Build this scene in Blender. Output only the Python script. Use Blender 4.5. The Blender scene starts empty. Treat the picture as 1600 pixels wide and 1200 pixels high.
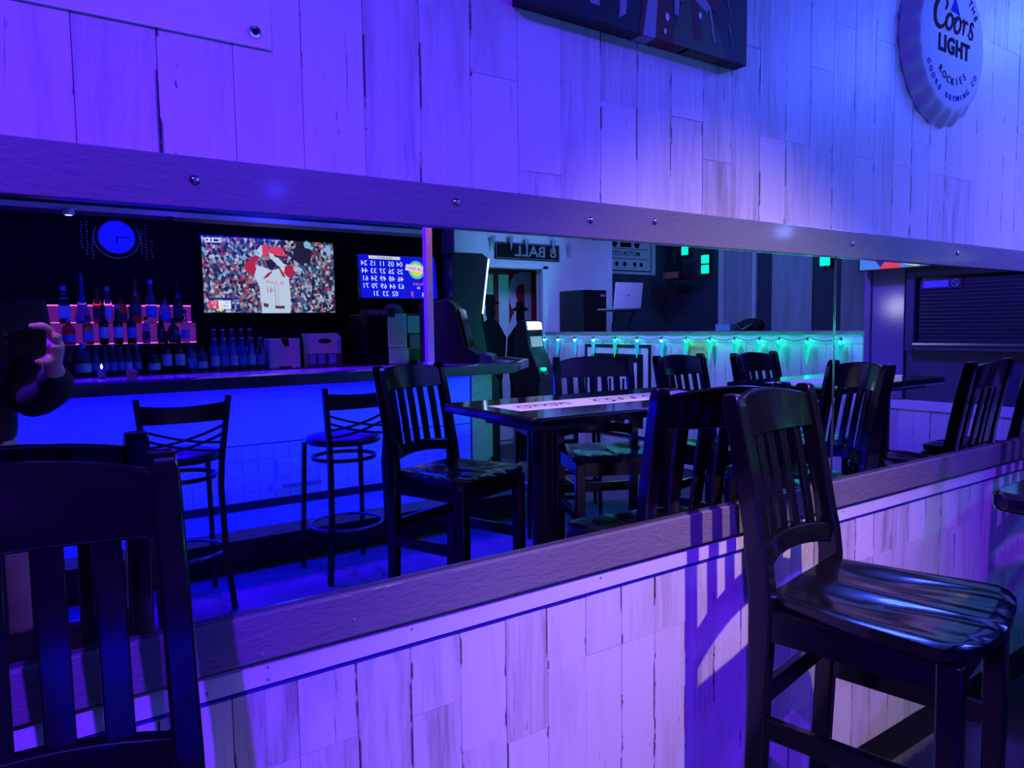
import bpy, bmesh, math, random
from mathutils import Vector, Matrix, Euler

random.seed(7)
sc = bpy.context.scene
COL = sc.collection
R = math.radians
PI = math.pi

# ------------------------------------------------------------------ camera
# mirror wall is the plane y = 0, the room lies at y < 0, x runs to the right along the wall
CAM = Vector((0.0, -1.14, 1.367))
cam_data = bpy.data.cameras.new('camera')
cam_data.sensor_fit = 'HORIZONTAL'
cam_data.sensor_width = 36.0
cam_data.lens = 1141.58 / 1600 * 36.0
cam_data.clip_start = 0.01
cam = bpy.data.objects.new('camera', cam_data)
COL.objects.link(cam)
CR = Matrix(((0.82110651, 0.05523807, -0.56809581),
             (-0.57060661, 0.05526630, -0.81936178),
             (-0.01386341, 0.99694252, 0.07689873)))
cam.matrix_world = Matrix.Translation(CAM) @ CR.to_4x4()
sc.camera = cam

# ------------------------------------------------------------------ world, exposure
w = bpy.data.worlds.new('world')
sc.world = w
w.use_nodes = True
w.node_tree.nodes['Background'].inputs[0].default_value = (0.01, 0.01, 0.05, 1)
w.node_tree.nodes['Background'].inputs[1].default_value = 0.05
sc.view_settings.view_transform = 'Standard'
sc.view_settings.look = 'None'
sc.view_settings.exposure = 0.0
sc.view_settings.gamma = 1.0
sc.view_settings.use_curve_mapping = False
sc.cycles.caustics_reflective = False
sc.cycles.caustics_refractive = False
sc.cycles.sample_clamp_indirect = 3.0
sc.cycles.max_bounces = 10


# ------------------------------------------------------------------ lamps of the room and added spots
def aim(o, target):
    d = Vector(target) - o.location
    o.rotation_euler = d.to_track_quat('-Z', 'Y').to_euler()


def spot(name, loc, target, power, color, cone=90, blend=0.8, radius=0.05):
    l = bpy.data.lights.new(name, 'SPOT')
    l.energy = power
    l.color = color
    l.spot_size = R(cone)
    l.spot_blend = blend
    l.shadow_soft_size = radius
    o = bpy.data.objects.new(name, l)
    COL.objects.link(o)
    o.location = loc
    aim(o, target)
    return o


def area(name, loc, target, power, color, sx, sy):
    l = bpy.data.lights.new(name, 'AREA')
    l.shape = 'RECTANGLE'
    l.size = sx
    l.size_y = sy
    l.energy = power
    l.color = color
    o = bpy.data.objects.new(name, l)
    COL.objects.link(o)
    o.location = loc
    aim(o, target)
    return o


def point(name, loc, power, color, radius=0.03):
    l = bpy.data.lights.new(name, 'POINT')
    l.energy = power
    l.color = color
    l.shadow_soft_size = radius
    o = bpy.data.objects.new(name, l)
    COL.objects.link(o)
    o.location = loc
    return o


# ceiling colour-changing lamps over the tables
spot('ceiling_lamp_warm', (1.42, -1.46, 2.72), (1.42, 0.0, 0.22), 195, (1.0, 0.66, 0.60), 60, 1.0, 0.022)
spot('ceiling_lamp_purple', (-0.75, -1.75, 2.68), (0.95, 0.0, -0.20), 600, (0.110, 0.011, 1.0), 80, 1.0, 0.03)
spot('ceiling_lamp_violet', (3.4, -1.5, 2.68), (2.9, 0.0, 0.4), 190, (0.20, 0.03, 1.0), 84, 1.0, 0.05)
area('ceiling_led_bar_blue', (0.9, -1.5, 2.7), (0.9, 0.0, 1.8), 20, (0.06, 0.045, 1.0), 3.6, 0.25)
area('ceiling_led_bar_azure', (3.7, -0.75, 2.7), (3.1, 0.0, 1.8), 40, (0.05, 0.10, 1.0), 0.9, 0.2)
spot('ceiling_lamp_magenta', (0.05, -0.70, 2.7), (0.06, -0.90, 1.2), 48, (1.0, 0.20, 0.62), 46, 0.8, 0.03)
# bar: light strips under the bar top and over the back bar; added spots over the floor
area('bar_led_strip', (0.9, -3.34, 1.035), (0.9, -3.46, 0.2), 60, (0.0003, 0.0, 1.0), 3.7, 0.05)
for lx_ in (-0.4, 0.9, 2.2):
    spot('bar_floor_fill', (lx_, -2.95, 2.7), (lx_, -2.70, 0.0), 520, (0.001, 0.0, 1.0), 72, 1.0, 0.08)  # added overhead spots that brighten the floor before the bar
    spot('bar_ceiling_blue', (lx_, -3.75, 2.7), (lx_, -3.60, 1.05), 700, (0.045, 0.0, 1.0), 84, 1.0, 0.08)
area('back_bar_blue', (0.9, -4.50, 2.22), (0.9, -5.1, 1.2), 17, (0.004, 0.008, 1.0), 2.6, 0.06)
point('canopy_lamp_blue', (1.60, -4.05, 2.34), 7.0, (0.03, 0.03, 1.0), 0.05)
point('aisle_lamp_blue', (4.80, -2.26, 2.05), 5.0, (0.18, 0.28, 1.0), 0.05)
spot('bar_corner_pink', (2.95, -3.45, 2.7), (2.62, -3.72, 1.9), 30, (1.0, 0.10, 0.45), 60, 0.9, 0.03)
spot('doorway_blue', (4.3, -3.7, 2.7), (4.8, -5.4, 1.7), 130, (0.16, 0.25, 1.0), 110, 1.0, 0.3)
spot('booth_blue', (5.9, -3.9, 2.7), (7.2, -5.0, 1.6), 70, (0.10, 0.24, 1.0), 130, 0.9, 0.1)
spot('corner_blue', (3.6, -2.0, 2.7), (4.7, -0.7, 0.7), 260, (0.11, 0.03, 1.0), 80, 0.9, 0.1)
spot('divider_blue', (3.1, -3.3, 2.7), (4.9, -3.8, 1.0), 260, (0.17, 0.16, 1.0), 100, 0.9, 0.1)
spot('corner_glint_spot', (-2.6, -5.1, 1.62), (4.7, -1.38, 1.45), 60, (0.85, 0.9, 1.0), 14, 0.5, 0.16)  # spot added for the corner board's white glint, in place of an unseen screen


# ------------------------------------------------------------------ materials
MATS = {}


def nodes_of(name):
    m = bpy.data.materials.new(name)
    m.use_nodes = True
    nt = m.node_tree
    b = nt.nodes['Principled BSDF']
    return m, nt, b


def mat(name, col, rough=0.5, metal=0.0, emit=None, estr=1.0, trans=0.0, coat=0.0, spec=0.5,
        vary=0.0, vscale=8.0, bump=0.0, bscale=60.0, stretch=(1, 1, 1), alpha=1.0, ior=1.45):
    if name in MATS:
        return MATS[name]
    m, nt, b = nodes_of(name)
    b.inputs['Base Color'].default_value = (*col, 1)
    b.inputs['Roughness'].default_value = rough
    b.inputs['Metallic'].default_value = metal
    b.inputs['Transmission Weight'].default_value = trans
    b.inputs['Coat Weight'].default_value = coat
    b.inputs['Coat Roughness'].default_value = 0.08
    b.inputs['Specular IOR Level'].default_value = spec
    b.inputs['IOR'].default_value = ior
    b.inputs['Alpha'].default_value = alpha
    if emit is not None:
        b.inputs['Emission Color'].default_value = (*emit, 1)
        b.inputs['Emission Strength'].default_value = estr
    if vary > 0 or bump > 0:
        geo = nt.nodes.new('ShaderNodeNewGeometry')
        mp = nt.nodes.new('ShaderNodeMapping')
        mp.inputs['Scale'].default_value = stretch
        nt.links.new(geo.outputs['Position'], mp.inputs['Vector'])
        if vary > 0:
            n = nt.nodes.new('ShaderNodeTexNoise')
            n.inputs['Scale'].default_value = vscale
            n.inputs['Detail'].default_value = 4
            nt.links.new(mp.outputs[0], n.inputs['Vector'])
            r = nt.nodes.new('ShaderNodeValToRGB')
            r.color_ramp.elements[0].position = 0.3
            r.color_ramp.elements[1].position = 0.7
            r.color_ramp.elements[0].color = (*[c * (1 - vary) for c in col], 1)
            r.color_ramp.elements[1].color = (*[min(1, c * (1 + vary)) for c in col], 1)
            nt.links.new(n.outputs[0], r.inputs[0])
            nt.links.new(r.outputs[0], b.inputs['Base Color'])
        if bump > 0:
            n2 = nt.nodes.new('ShaderNodeTexNoise')
            n2.inputs['Scale'].default_value = bscale
            n2.inputs['Detail'].default_value = 3
            nt.links.new(mp.outputs[0], n2.inputs['Vector'])
            bp = nt.nodes.new('ShaderNodeBump')
            bp.inputs['Strength'].default_value = bump
            bp.inputs['Distance'].default_value = 0.004
            nt.links.new(n2.outputs[0], bp.inputs['Height'])
            nt.links.new(bp.outputs[0], b.inputs['Normal'])
    MATS[name] = m
    return m


def plank_mat(name, light, dark, streak=1.0):
    """whitewashed board: long grain streaks, worn dark seams, each board its own tone"""
    m, nt, b = nodes_of(name)
    N = nt.nodes.new
    L = nt.links.new
    geo = N('ShaderNodeNewGeometry')
    oi = N('ShaderNodeObjectInfo')
    tc = N('ShaderNodeTexCoord')
    comb = N('ShaderNodeCombineXYZ')
    mul = N('ShaderNodeMath'); mul.operation = 'MULTIPLY'; mul.inputs[1].default_value = 37.0
    L(oi.outputs['Random'], mul.inputs[0])
    L(mul.outputs[0], comb.inputs[0]); L(mul.outputs[0], comb.inputs[2])
    add = N('ShaderNodeVectorMath'); add.operation = 'ADD'
    L(geo.outputs['Position'], add.inputs[0]); L(comb.outputs[0], add.inputs[1])

    def noise(scale, det, stretch, dist=0.0):
        mp = N('ShaderNodeMapping'); mp.inputs['Scale'].default_value = stretch
        L(add.outputs[0], mp.inputs['Vector'])
        n = N('ShaderNodeTexNoise'); n.inputs['Scale'].default_value = scale
        n.inputs['Detail'].default_value = det; n.inputs['Distortion'].default_value = dist
        n.inputs['Roughness'].default_value = 0.65
        L(mp.outputs[0], n.inputs['Vector'])
        return n.outputs[0]

    def ramp(src, p0, p1, c0=0.0, c1=1.0):
        r = N('ShaderNodeMapRange'); r.inputs['From Min'].default_value = p0; r.inputs['From Max'].default_value = p1
        r.inputs['To Min'].default_value = c0; r.inputs['To Max'].default_value = c1
        L(src, r.inputs['Value']); return r.outputs[0]

    def math2(op, a, bb):
        k = N('ShaderNodeMath'); k.operation = op; k.use_clamp = True
        for i, v in enumerate((a, bb)):
            if isinstance(v, (int, float)): k.inputs[i].default_value = v
            else: L(v, k.inputs[i])
        return k.outputs[0]
    fine = ramp(noise(30, 4, (3.0, 3.0, 0.12)), 0.46, 0.72)
    wide = ramp(noise(7, 5, (2.2, 2.2, 0.35), 0.6), 0.47, 0.72)
    chip = ramp(noise(26, 6, (3.2, 3.2, 0.33), 0.8), 0.635, 0.67)
    where = ramp(noise(3.2, 2, (1.6, 1.6, 0.5)), 0.52, 0.62)
    chip = math2('MULTIPLY', chip, where)
    # worn seams close to the long edges of the board
    sep = N('ShaderNodeSeparateXYZ'); L(tc.outputs['Generated'], sep.inputs[0])
    e = math2('SUBTRACT', sep.outputs[0], 0.5)
    ea = N('ShaderNodeMath'); ea.operation = 'ABSOLUTE'
    es = N('ShaderNodeMath'); es.operation = 'SUBTRACT'; es.inputs[1].default_value = 0.5
    L(sep.outputs[0], es.inputs[0]); L(es.outputs[0], ea.inputs[0])
    edge = ramp(ea.outputs[0], 0.455, 0.485)
    worn = ramp(noise(11, 5, (1.2, 1.2, 0.5)), 0.55, 0.58)
    seam = math2('MULTIPLY', edge, worn)
    tone = ramp(oi.outputs['Random'], 0.0, 1.0, 0.0, 0.45)
    age = ramp(oi.outputs['Random'], 0.25, 0.95)
    f = math2('ADD', math2('MULTIPLY', wide, 0.7), math2('MULTIPLY', fine, 0.38 * streak))
    f = math2('MULTIPLY', f, math2('ADD', math2('MULTIPLY', age, 0.85), 0.12))
    f = math2('ADD', f, math2('MULTIPLY', age, 0.14))
    mx = N('ShaderNodeMix'); mx.data_type = 'RGBA'
    mx.inputs['A'].default_value = (*light, 1); mx.inputs['B'].default_value = (*dark, 1)
    L(f, mx.inputs['Factor'])
    mx2 = N('ShaderNodeMix'); mx2.data_type = 'RGBA'
    mx2.inputs['B'].default_value = (0.035, 0.03, 0.03, 1)
    L(mx.outputs['Result'], mx2.inputs['A'])
    allc = math2('MAXIMUM', chip, seam)
    L(math2('MULTIPLY', allc, 0.92), mx2.inputs['Factor'])
    L(mx2.outputs['Result'], b.inputs['Base Color'])
    b.inputs['Roughness'].default_value = 0.42
    bp = N('ShaderNodeBump'); bp.inputs['Strength'].default_value = 0.25; bp.inputs['Distance'].default_value = 0.002
    L(math2('ADD', fine, allc), bp.inputs['Height']); L(bp.outputs[0], b.inputs['Normal'])
    MATS[name] = m
    return m


def voronoi_screen(name, palette, scale, strength, stretch=(1, 1, 1)):
    m, nt, b = nodes_of(name)
    N = nt.nodes.new; L = nt.links.new
    geo = N('ShaderNodeNewGeometry')
    mp = N('ShaderNodeMapping'); mp.inputs['Scale'].default_value = stretch
    L(geo.outputs['Position'], mp.inputs['Vector'])
    v = N('ShaderNodeTexVoronoi'); v.inputs['Scale'].default_value = scale
    L(mp.outputs[0], v.inputs['Vector'])
    sep = N('ShaderNodeSeparateColor'); L(v.outputs['Color'], sep.inputs[0])
    r = N('ShaderNodeValToRGB'); r.color_ramp.interpolation = 'CONSTANT'
    els = r.color_ramp.elements
    for i, c in enumerate(palette):
        p = i / len(palette)
        e = els[i] if i < 2 else els.new(p)
        e.position = p; e.color = (*c, 1)
    L(sep.outputs[0], r.inputs[0])
    n = N('ShaderNodeTexNoise'); n.inputs['Scale'].default_value = scale * 2.4
    L(mp.outputs[0], n.inputs['Vector'])
    mx = N('ShaderNodeMix'); mx.data_type = 'RGBA'; mx.blend_type = 'MULTIPLY'
    mx.inputs['Factor'].default_value = 0.8
    L(r.outputs[0], mx.inputs['A']); L(n.outputs[0], mx.inputs['B'])
    L(mx.outputs['Result'], b.inputs['Emission Color'])
    b.inputs['Emission Strength'].default_value = strength
    b.inputs['Base Color'].default_value = (0.01, 0.01, 0.01, 1)
    b.inputs['Roughness'].default_value = 0.3
    MATS[name] = m
    return m


plank_mat('whitewash_plank', (0.82, 0.78, 0.80), (0.27, 0.24, 0.22))
plank_mat('whitewash_plank_dark', (0.55, 0.55, 0.57), (0.26, 0.25, 0.25))
mat('lacquer_black', (0.006, 0.006, 0.007), 0.17, coat=0.35, spec=0.5, bump=0.09, bscale=40, stretch=(1, 1, 0.5))
mat('table_black', (0.008, 0.008, 0.010), 0.10, coat=0.8, bump=0.03, bscale=30)
mat('trim_grey', (0.235, 0.21, 0.235), 0.22, coat=0.3, bump=0.55, bscale=150, stretch=(0.35, 1, 1), vary=0.12, vscale=5)
mat('trim_white', (0.78, 0.76, 0.80), 0.35, vary=0.03)
mat('rubber_black', (0.012, 0.012, 0.014), 0.5)
mat('carpet', (0.12, 0.11, 0.125), 0.95, vary=0.35, vscale=90, bump=0.8, bscale=300)
mat('ceiling_black', (0.02, 0.02, 0.025), 0.8, vary=0.2)
mat('wall_black', (0.003, 0.003, 0.004), 0.7, spec=0.15, vary=0.3, bump=0.1)
mat('wall_navy', (0.06, 0.06, 0.10), 0.42, vary=0.12, bump=0.25, bscale=35)
mat('wall_white', (0.72, 0.72, 0.74), 0.55, vary=0.05, bump=0.15, bscale=50)
mat('wall_dark_blue', (0.05, 0.06, 0.09), 0.6, vary=0.2)
mat('gloss_grey_paint', (0.22, 0.22, 0.25), 0.14, coat=0.5, bump=1.0, bscale=130)
mat('blind', (0.16, 0.16, 0.24), 0.3)
mat('panel_grey', (0.42, 0.43, 0.46), 0.6, vary=0.15, vscale=4, stretch=(3, 3, 0.4))
mat('chrome', (0.75, 0.75, 0.78), 0.18, metal=1.0)
mat('dark_metal', (0.02, 0.02, 0.025), 0.3, metal=0.6)
mat('black_plastic', (0.010, 0.010, 0.012), 0.35)
mat('gloss_black_plastic', (0.006, 0.006, 0.008), 0.12)
mat('bar_panel', (0.82, 0.82, 0.85), 0.5, vary=0.04, vscale=3)
mat('bar_tile', (0.80, 0.80, 0.84), 0.18, vary=0.05, vscale=20)
mat('grout', (0.10, 0.10, 0.11), 0.9)
mat('bar_wood', (0.30, 0.20, 0.24), 0.22, coat=0.5, vary=0.3, vscale=6, stretch=(0.3, 3, 3))
mat('bar_edge', (0.03, 0.025, 0.03), 0.2, coat=0.5)
mat('step_carpet', (0.5, 0.48, 0.5), 0.9, vary=0.25, vscale=120)
mat('canvas_white', (0.86, 0.85, 0.88), 0.45, vary=0.02)
mat('cardboard_white', (0.70, 0.70, 0.72), 0.7, vary=0.06)
mat('ink_black', (0.012, 0.012, 0.014), 0.8, spec=0.1)
mat('ink_maroon', (0.10, 0.012, 0.02), 0.8, spec=0.1)
mat('ink_blue', (0.03, 0.05, 0.5), 0.8, spec=0.1)
mat('ink_red', (0.45, 0.02, 0.03), 0.5)
mat('ink_green', (0.12, 0.22, 0.10), 0.6)
mat('ink_white', (0.85, 0.84, 0.84), 0.5)
mat('ink_grey', (0.30, 0.30, 0.32), 0.6)
mat('cap_white', (0.66, 0.66, 0.72), 0.55, spec=0.3)
mat('paper_white', (0.75, 0.75, 0.75), 0.7, vary=0.03)
mat('paper_pink', (0.75, 0.22, 0.32), 0.7)
mat('paper_yellow', (0.7, 0.65, 0.2), 0.7)
mat('glass_clear', (0.9, 0.92, 0.95), 0.03, trans=0.9, ior=1.4)
mat('glass_dark', (0.012, 0.010, 0.012), 0.08, coat=0.5)
mat('glass_blue', (0.25, 0.4, 0.8), 0.05, trans=0.75, ior=1.4)
mat('liquor_amber', (0.75, 0.22, 0.05), 0.06, trans=0.7, ior=1.4)
mat('liquor_red', (0.7, 0.06, 0.05), 0.06, trans=0.6, ior=1.4)
mat('label_white', (0.8, 0.8, 0.8), 0.6)
mat('label_dark', (0.06, 0.06, 0.09), 0.6)
mat('label_blue', (0.2, 0.25, 0.7), 0.6)
mat('wood_brown', (0.35, 0.13, 0.07), 0.5, vary=0.2)
mat('skin', (0.68, 0.44, 0.36), 0.5, vary=0.08, vscale=30)
mat('cloth_black', (0.008, 0.008, 0.014), 0.85, bump=0.2, bscale=60)
mat('cloth_grey', (0.16, 0.15, 0.20), 0.85, vary=0.15, bump=0.3, bscale=25)
mat('cloth_pale', (0.24, 0.24, 0.30), 0.85, vary=0.15, bump=0.3, bscale=25)
mat('cloth_blue', (0.05, 0.06, 0.12), 0.85)
mat('hair_dark', (0.02, 0.014, 0.01), 0.6)
mat('shoe', (0.03, 0.03, 0.03), 0.5)
mat('neon_pink', (0.05, 0.01, 0.05), 0.4, emit=(0.50, 0.04, 0.85), estr=0.22)
mat('neon_strip', (0.3, 0.02, 0.2), 0.4, emit=(1.0, 0.12, 0.75), estr=2.2)
mat('trim_blue', (0.03, 0.01, 0.42), 0.5)
mat('led_white', (0.8, 0.9, 1.0), 0.3, emit=(0.65, 0.85, 1.0), estr=4.0)
mat('led_edge', (0.8, 0.9, 1.0), 0.3, emit=(0.55, 0.75, 1.0), estr=2.2)
mat('led_green', (0.0, 0.5, 0.3), 0.3, emit=(0.0, 1.0, 0.42), estr=1.8)
mat('icicle_green', (0.1, 0.6, 0.5), 0.2, emit=(0.0, 0.85, 0.38), estr=0.55)
mat('icicle_cyan', (0.1, 0.5, 0.7), 0.2, emit=(0.0, 0.60, 0.72), estr=0.5)
mat('icicle_tip', (0.2, 0.9, 0.7), 0.2, emit=(0.10, 1.0, 0.62), estr=2.5)
mat('icicle_clear', (0.55, 0.6, 0.75), 0.15, trans=0.5)
mat('mirror_edge', (0.35, 0.33, 0.42), 0.2, metal=0.8)


def glow(name, c, s=1.0):
    return mat('glow_' + name, (0.01, 0.01, 0.01), 0.4, emit=c, estr=s)


GW = glow('white', (0.62, 0.78, 0.92), 0.85)
GR = glow('red', (0.50, 0.02, 0.04), 0.9)
GRB = glow('bright_red', (0.75, 0.05, 0.08), 1.0)
GSK = glow('skin', (0.42, 0.20, 0.17), 0.9)
GBL = glow('light_blue', (0.25, 0.55, 0.85), 0.9)
GNV = glow('navy', (0.01, 0.02, 0.22), 0.9)
GDK = glow('dark', (0.02, 0.015, 0.03), 0.8)
GBR = glow('brown', (0.13, 0.04, 0.02), 0.9)
GK = glow('keno_blue', (0.004, 0.004, 0.75), 1.0)
GKW = glow('keno_white', (0.80, 0.85, 1.0), 1.0)
GY = glow('yellow', (0.85, 0.85, 0.10), 0.9)
GG = glow('teal', (0.10, 0.65, 0.55), 0.9)
GPK = glow('pink', (0.85, 0.12, 0.28), 0.9)
GCY = glow('cyan', (0.10, 0.62, 0.95), 1.0)

m, nt, b = nodes_of('mirror_silver')
b.inputs['Base Color'].default_value = (0.86, 0.88, 0.93, 1)
b.inputs['Metallic'].default_value = 1.0
b.inputs['Roughness'].default_value = 0.0
MATS['mirror_silver'] = m


# ------------------------------------------------------------------ mesh helpers
class MB:
    def __init__(self):
        self.v = []; self.f = []; self.m = []; self.mi = 0

    def add(self, vs, fs, M=None):
        o = len(self.v)
        for p in vs:
            p = Vector(p)
            self.v.append(tuple(M @ p) if M is not None else tuple(p))
        for f in fs:
            self.f.append([i + o for i in f]); self.m.append(self.mi)
        return self

    def box(self, x0, x1, y0, y1, z0, z1, M=None):
        vs = [(x, y, z) for x in (x0, x1) for y in (y0, y1) for z in (z0, z1)]
        fs = [(0, 1, 3, 2), (4, 6, 7, 5), (0, 4, 5, 1), (2, 3, 7, 6), (0, 2, 6, 4), (1, 5, 7, 3)]
        return self.add(vs, fs, M)

    def cbox(self, c, s, M=None):
        return self.box(c[0] - s[0] / 2, c[0] + s[0] / 2, c[1] - s[1] / 2, c[1] + s[1] / 2, c[2] - s[2] / 2, c[2] + s[2] / 2, M)

    def sweep(self, pts, prof, up=(0, 0, 1), closed=False, radii=None):
        """sweep a 2-D profile along a polyline"""
        pts = [Vector(p) for p in pts]
        n = len(pts); k = len(prof); vs = []
        up = Vector(up)
        for i, p in enumerate(pts):
            if closed:
                t = pts[(i + 1) % n] - pts[(i - 1) % n]
            else:
                t = pts[min(i + 1, n - 1)] - pts[max(i - 1, 0)]
            t.normalize()
            a = t.cross(up)
            if a.length < 1e-4: a = t.cross(Vector((0, 1, 0)))
            a.normalize(); c = a.cross(t).normalized()
            r = radii[i] if radii else 1.0
            for q in prof: vs.append(p + a * q[0] * r + c * q[1] * r)
        fs = []
        rng = n if closed else n - 1
        for i in range(rng):
            for j in range(k):
                a_ = i * k + j; b_ = i * k + (j + 1) % k; c_ = ((i + 1) % n) * k + (j + 1) % k; d_ = ((i + 1) % n) * k + j
                fs.append((a_, b_, c_, d_))
        if not closed:
            fs.append(tuple(reversed(range(k)))); fs.append(tuple((n - 1) * k + j for j in range(k)))
        return self.add(vs, fs)

    def tube(self, pts, r, n=8, closed=False, radii=None, up=(0, 0, 1)):
        return self.sweep(pts, [(r * math.cos(2 * PI * j / n), r * math.sin(2 * PI * j / n)) for j in range(n)], up, closed, radii)

    def bar(self, p, q, w_, h_, up=(0, 0, 1)):
        return self.sweep([p, q], [(-w_ / 2, -h_ / 2), (w_ / 2, -h_ / 2), (w_ / 2, h_ / 2), (-w_ / 2, h_ / 2)], up)

    def lathe(self, prof, n=16, M=None, cap=True):
        vs = []; fs = []
        for r, z in prof:
            for j in range(n): vs.append((r * math.cos(2 * PI * j / n), r * math.sin(2 * PI * j / n), z))
        k = len(prof)
        for i in range(k - 1):
            for j in range(n):
                fs.append((i * n + j, i * n + (j + 1) % n, (i + 1) * n + (j + 1) % n, (i + 1) * n + j))
        if cap:
            fs.append(tuple(reversed(range(n)))); fs.append(tuple((k - 1) * n + j for j in range(n)))
        return self.add(vs, fs, M)

    def prism(self, poly, h0, h1, M=None):
        """polygon in local xy, extruded along local z"""
        n = len(poly)
        area2 = sum(poly[i][0] * poly[(i + 1) % n][1] - poly[(i + 1) % n][0] * poly[i][1] for i in range(n))
        if area2 < 0: poly = list(reversed(poly))
        vs = [(p[0], p[1], h0) for p in poly] + [(p[0], p[1], h1) for p in poly]
        fs = [tuple(reversed(range(n))), tuple(range(n, 2 * n))]
        for i in range(n): fs.append((i, (i + 1) % n, n + (i + 1) % n, n + i))
        return self.add(vs, fs, M)

    def ribbon(self, pts, w_, h0, h1, M=None):
        """flat pen stroke in local xy"""
        n = len(pts)
        ws = w_ if isinstance(w_, (list, tuple)) else [w_] * n
        left = []; right = []
        for i in range(n):
            a = Vector(pts[max(i - 1, 0)]); c = Vector(pts[min(i + 1, n - 1)])
            t = (c - a); t = t.normalized() if t.length > 0 else Vector((1, 0))
            nrm = Vector((-t.y, t.x)) * ws[i] / 2; p = Vector(pts[i])
            left.append(p + nrm); right.append(p - nrm)
        for i in range(n - 1):
            self.prism([left[i], left[i + 1], right[i + 1], right[i]], h0, h1, M)
        return self

    def ball(self, c, r, nu=12, nv=8):
        sx, sy, sz = (r, r, r) if not isinstance(r, (tuple, list)) else r
        prof = []
        vs = []; fs = []
        for i in range(nv + 1):
            th = PI * i / nv
            for j in range(nu):
                vs.append((c[0] + sx * math.sin(th) * math.cos(2 * PI * j / nu), c[1] + sy * math.sin(th) * math.sin(2 * PI * j / nu), c[2] - sz * math.cos(th)))
        for i in range(nv):
            for j in range(nu):
                fs.append((i * nu + j, i * nu + (j + 1) % nu, (i + 1) * nu + (j + 1) % nu, (i + 1) * nu + j))
        return self.add(vs, fs)

    def mesh(self, name, mats, smooth=None):
        me = bpy.data.meshes.new(name)
        me.from_pydata(self.v, [], self.f)
        if not isinstance(mats, (list, tuple)): mats = [mats]
        for x in mats: me.materials.append(MATS[x] if isinstance(x, str) else x)
        me.polygons.foreach_set('material_index', self.m)
        bm = bmesh.new(); bm.from_mesh(me)
        bmesh.ops.recalc_face_normals(bm, faces=bm.faces); bm.to_mesh(me); bm.free()
        if smooth:
            me.polygons.foreach_set('use_smooth', [True] * len(me.polygons))
            me.set_sharp_from_angle(angle=R(smooth))
        me.update()
        return me

    def build(self, name, mats, parent=None, smooth=None, bevel=0, loc=None, rot=None):
        return put(name, self.mesh(name, mats, smooth), parent, bevel, loc, rot)


def put(name, me, parent=None, bevel=0, loc=None, rot=None):
    o = bpy.data.objects.new(name, me)
    COL.objects.link(o)
    if parent is not None: o.parent = parent
    if loc is not None: o.location = loc
    if rot is not None: o.rotation_euler = rot
    if bevel:
        md = o.modifiers.new('bevel', 'BEVEL'); md.width = bevel; md.segments = 2; md.limit_method = 'ANGLE'; md.angle_limit = R(40)
    return o


def tag(o, label=None, cat=None, group=None, kind=None):
    if label: o['label'] = label
    if cat: o['category'] = cat
    if group: o['group'] = group
    if kind: o['kind'] = kind
    return o


def thing(name, label, cat, loc=(0, 0, 0), rz=0.0, group=None):
    o = bpy.data.objects.new(name, None)
    o.empty_display_size = 0.1
    COL.objects.link(o)
    o.location = loc; o.rotation_euler = (0, 0, rz)
    return tag(o, label, cat, group)


def struct(o):
    o['kind'] = 'structure'
    return o


def dup(root, loc, rz, label, group=None):
    def cp(o, par):
        c = o.copy(); COL.objects.link(c); c.parent = par
        for ch in [k for k in COL.objects if k.parent == o]:
            cp(ch, c)
        return c
    r = cp(root, None)
    r.location = loc; r.rotation_euler = (0, 0, rz)
    r['label'] = label
    if group: r['group'] = group
    return r


FACE_ROOM = (PI / 2, 0, 0)          # lies on the mirror wall, read from the room
FACE_WALL = (PI / 2, 0, PI)         # faces the mirror wall
MFW = Euler(FACE_WALL).to_matrix().to_4x4()
MFR = Euler(FACE_ROOM).to_matrix().to_4x4()


def text(name, s, size, material, parent, loc, rot, align='CENTER', ext=0.0006, sx=1.0, shear=0.0, spacing=1.0, bold=0.0):
    cu = bpy.data.curves.new(name, 'FONT')
    cu.body = s; cu.size = size; cu.align_x = align; cu.align_y = 'CENTER'; cu.extrude = ext
    cu.shear = shear; cu.space_character = spacing; cu.resolution_u = 3; cu.offset = bold
    tmp = bpy.data.objects.new(name, cu)
    COL.objects.link(tmp)
    dg = bpy.context.evaluated_depsgraph_get()
    me = bpy.data.meshes.new_from_object(tmp.evaluated_get(dg))
    bpy.data.objects.remove(tmp); bpy.data.curves.remove(cu)
    me.materials.clear(); me.materials.append(MATS[material] if isinstance(material, str) else material)
    if sx != 1.0:
        me.transform(Matrix.Diagonal((sx, 1, 1, 1)))
    o = put(name, me, parent, 0, loc, rot)
    return o


def ordinal(i):
    return ['first', 'second', 'third', 'fourth', 'fifth', 'sixth', 'seventh', 'eighth', 'ninth', 'tenth', 'eleventh', 'twelfth', 'thirteenth', 'fourteenth', 'fifteenth', 'sixteenth'][i]


UNIT = {}


def unit_plank(matname):
    if matname not in UNIT:
        UNIT[matname] = MB().box(0, 1, 0, 1, 0, 1).mesh('plank', matname)
    return UNIT[matname]


def plank(parent, x0, x1, y0, y1, z0, z1, matname='whitewash_plank', rz=0.0):
    o = put('plank', unit_plank(matname), parent, 0, (x0, y0, z0), (0, 0, rz))
    o.scale = (x1 - x0, y1 - y0, z1 - z0)
    return o


# ------------------------------------------------------------------ room shell
CEIL = 2.78
struct(MB().box(-3.4, 7.8, -7.4, 0.1, -0.08, 0.0).build('floor', 'carpet'))
struct(MB().box(-3.4, 7.8, -7.4, 0.1, CEIL, CEIL + 0.08).build('ceiling', 'ceiling_black'))

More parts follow.
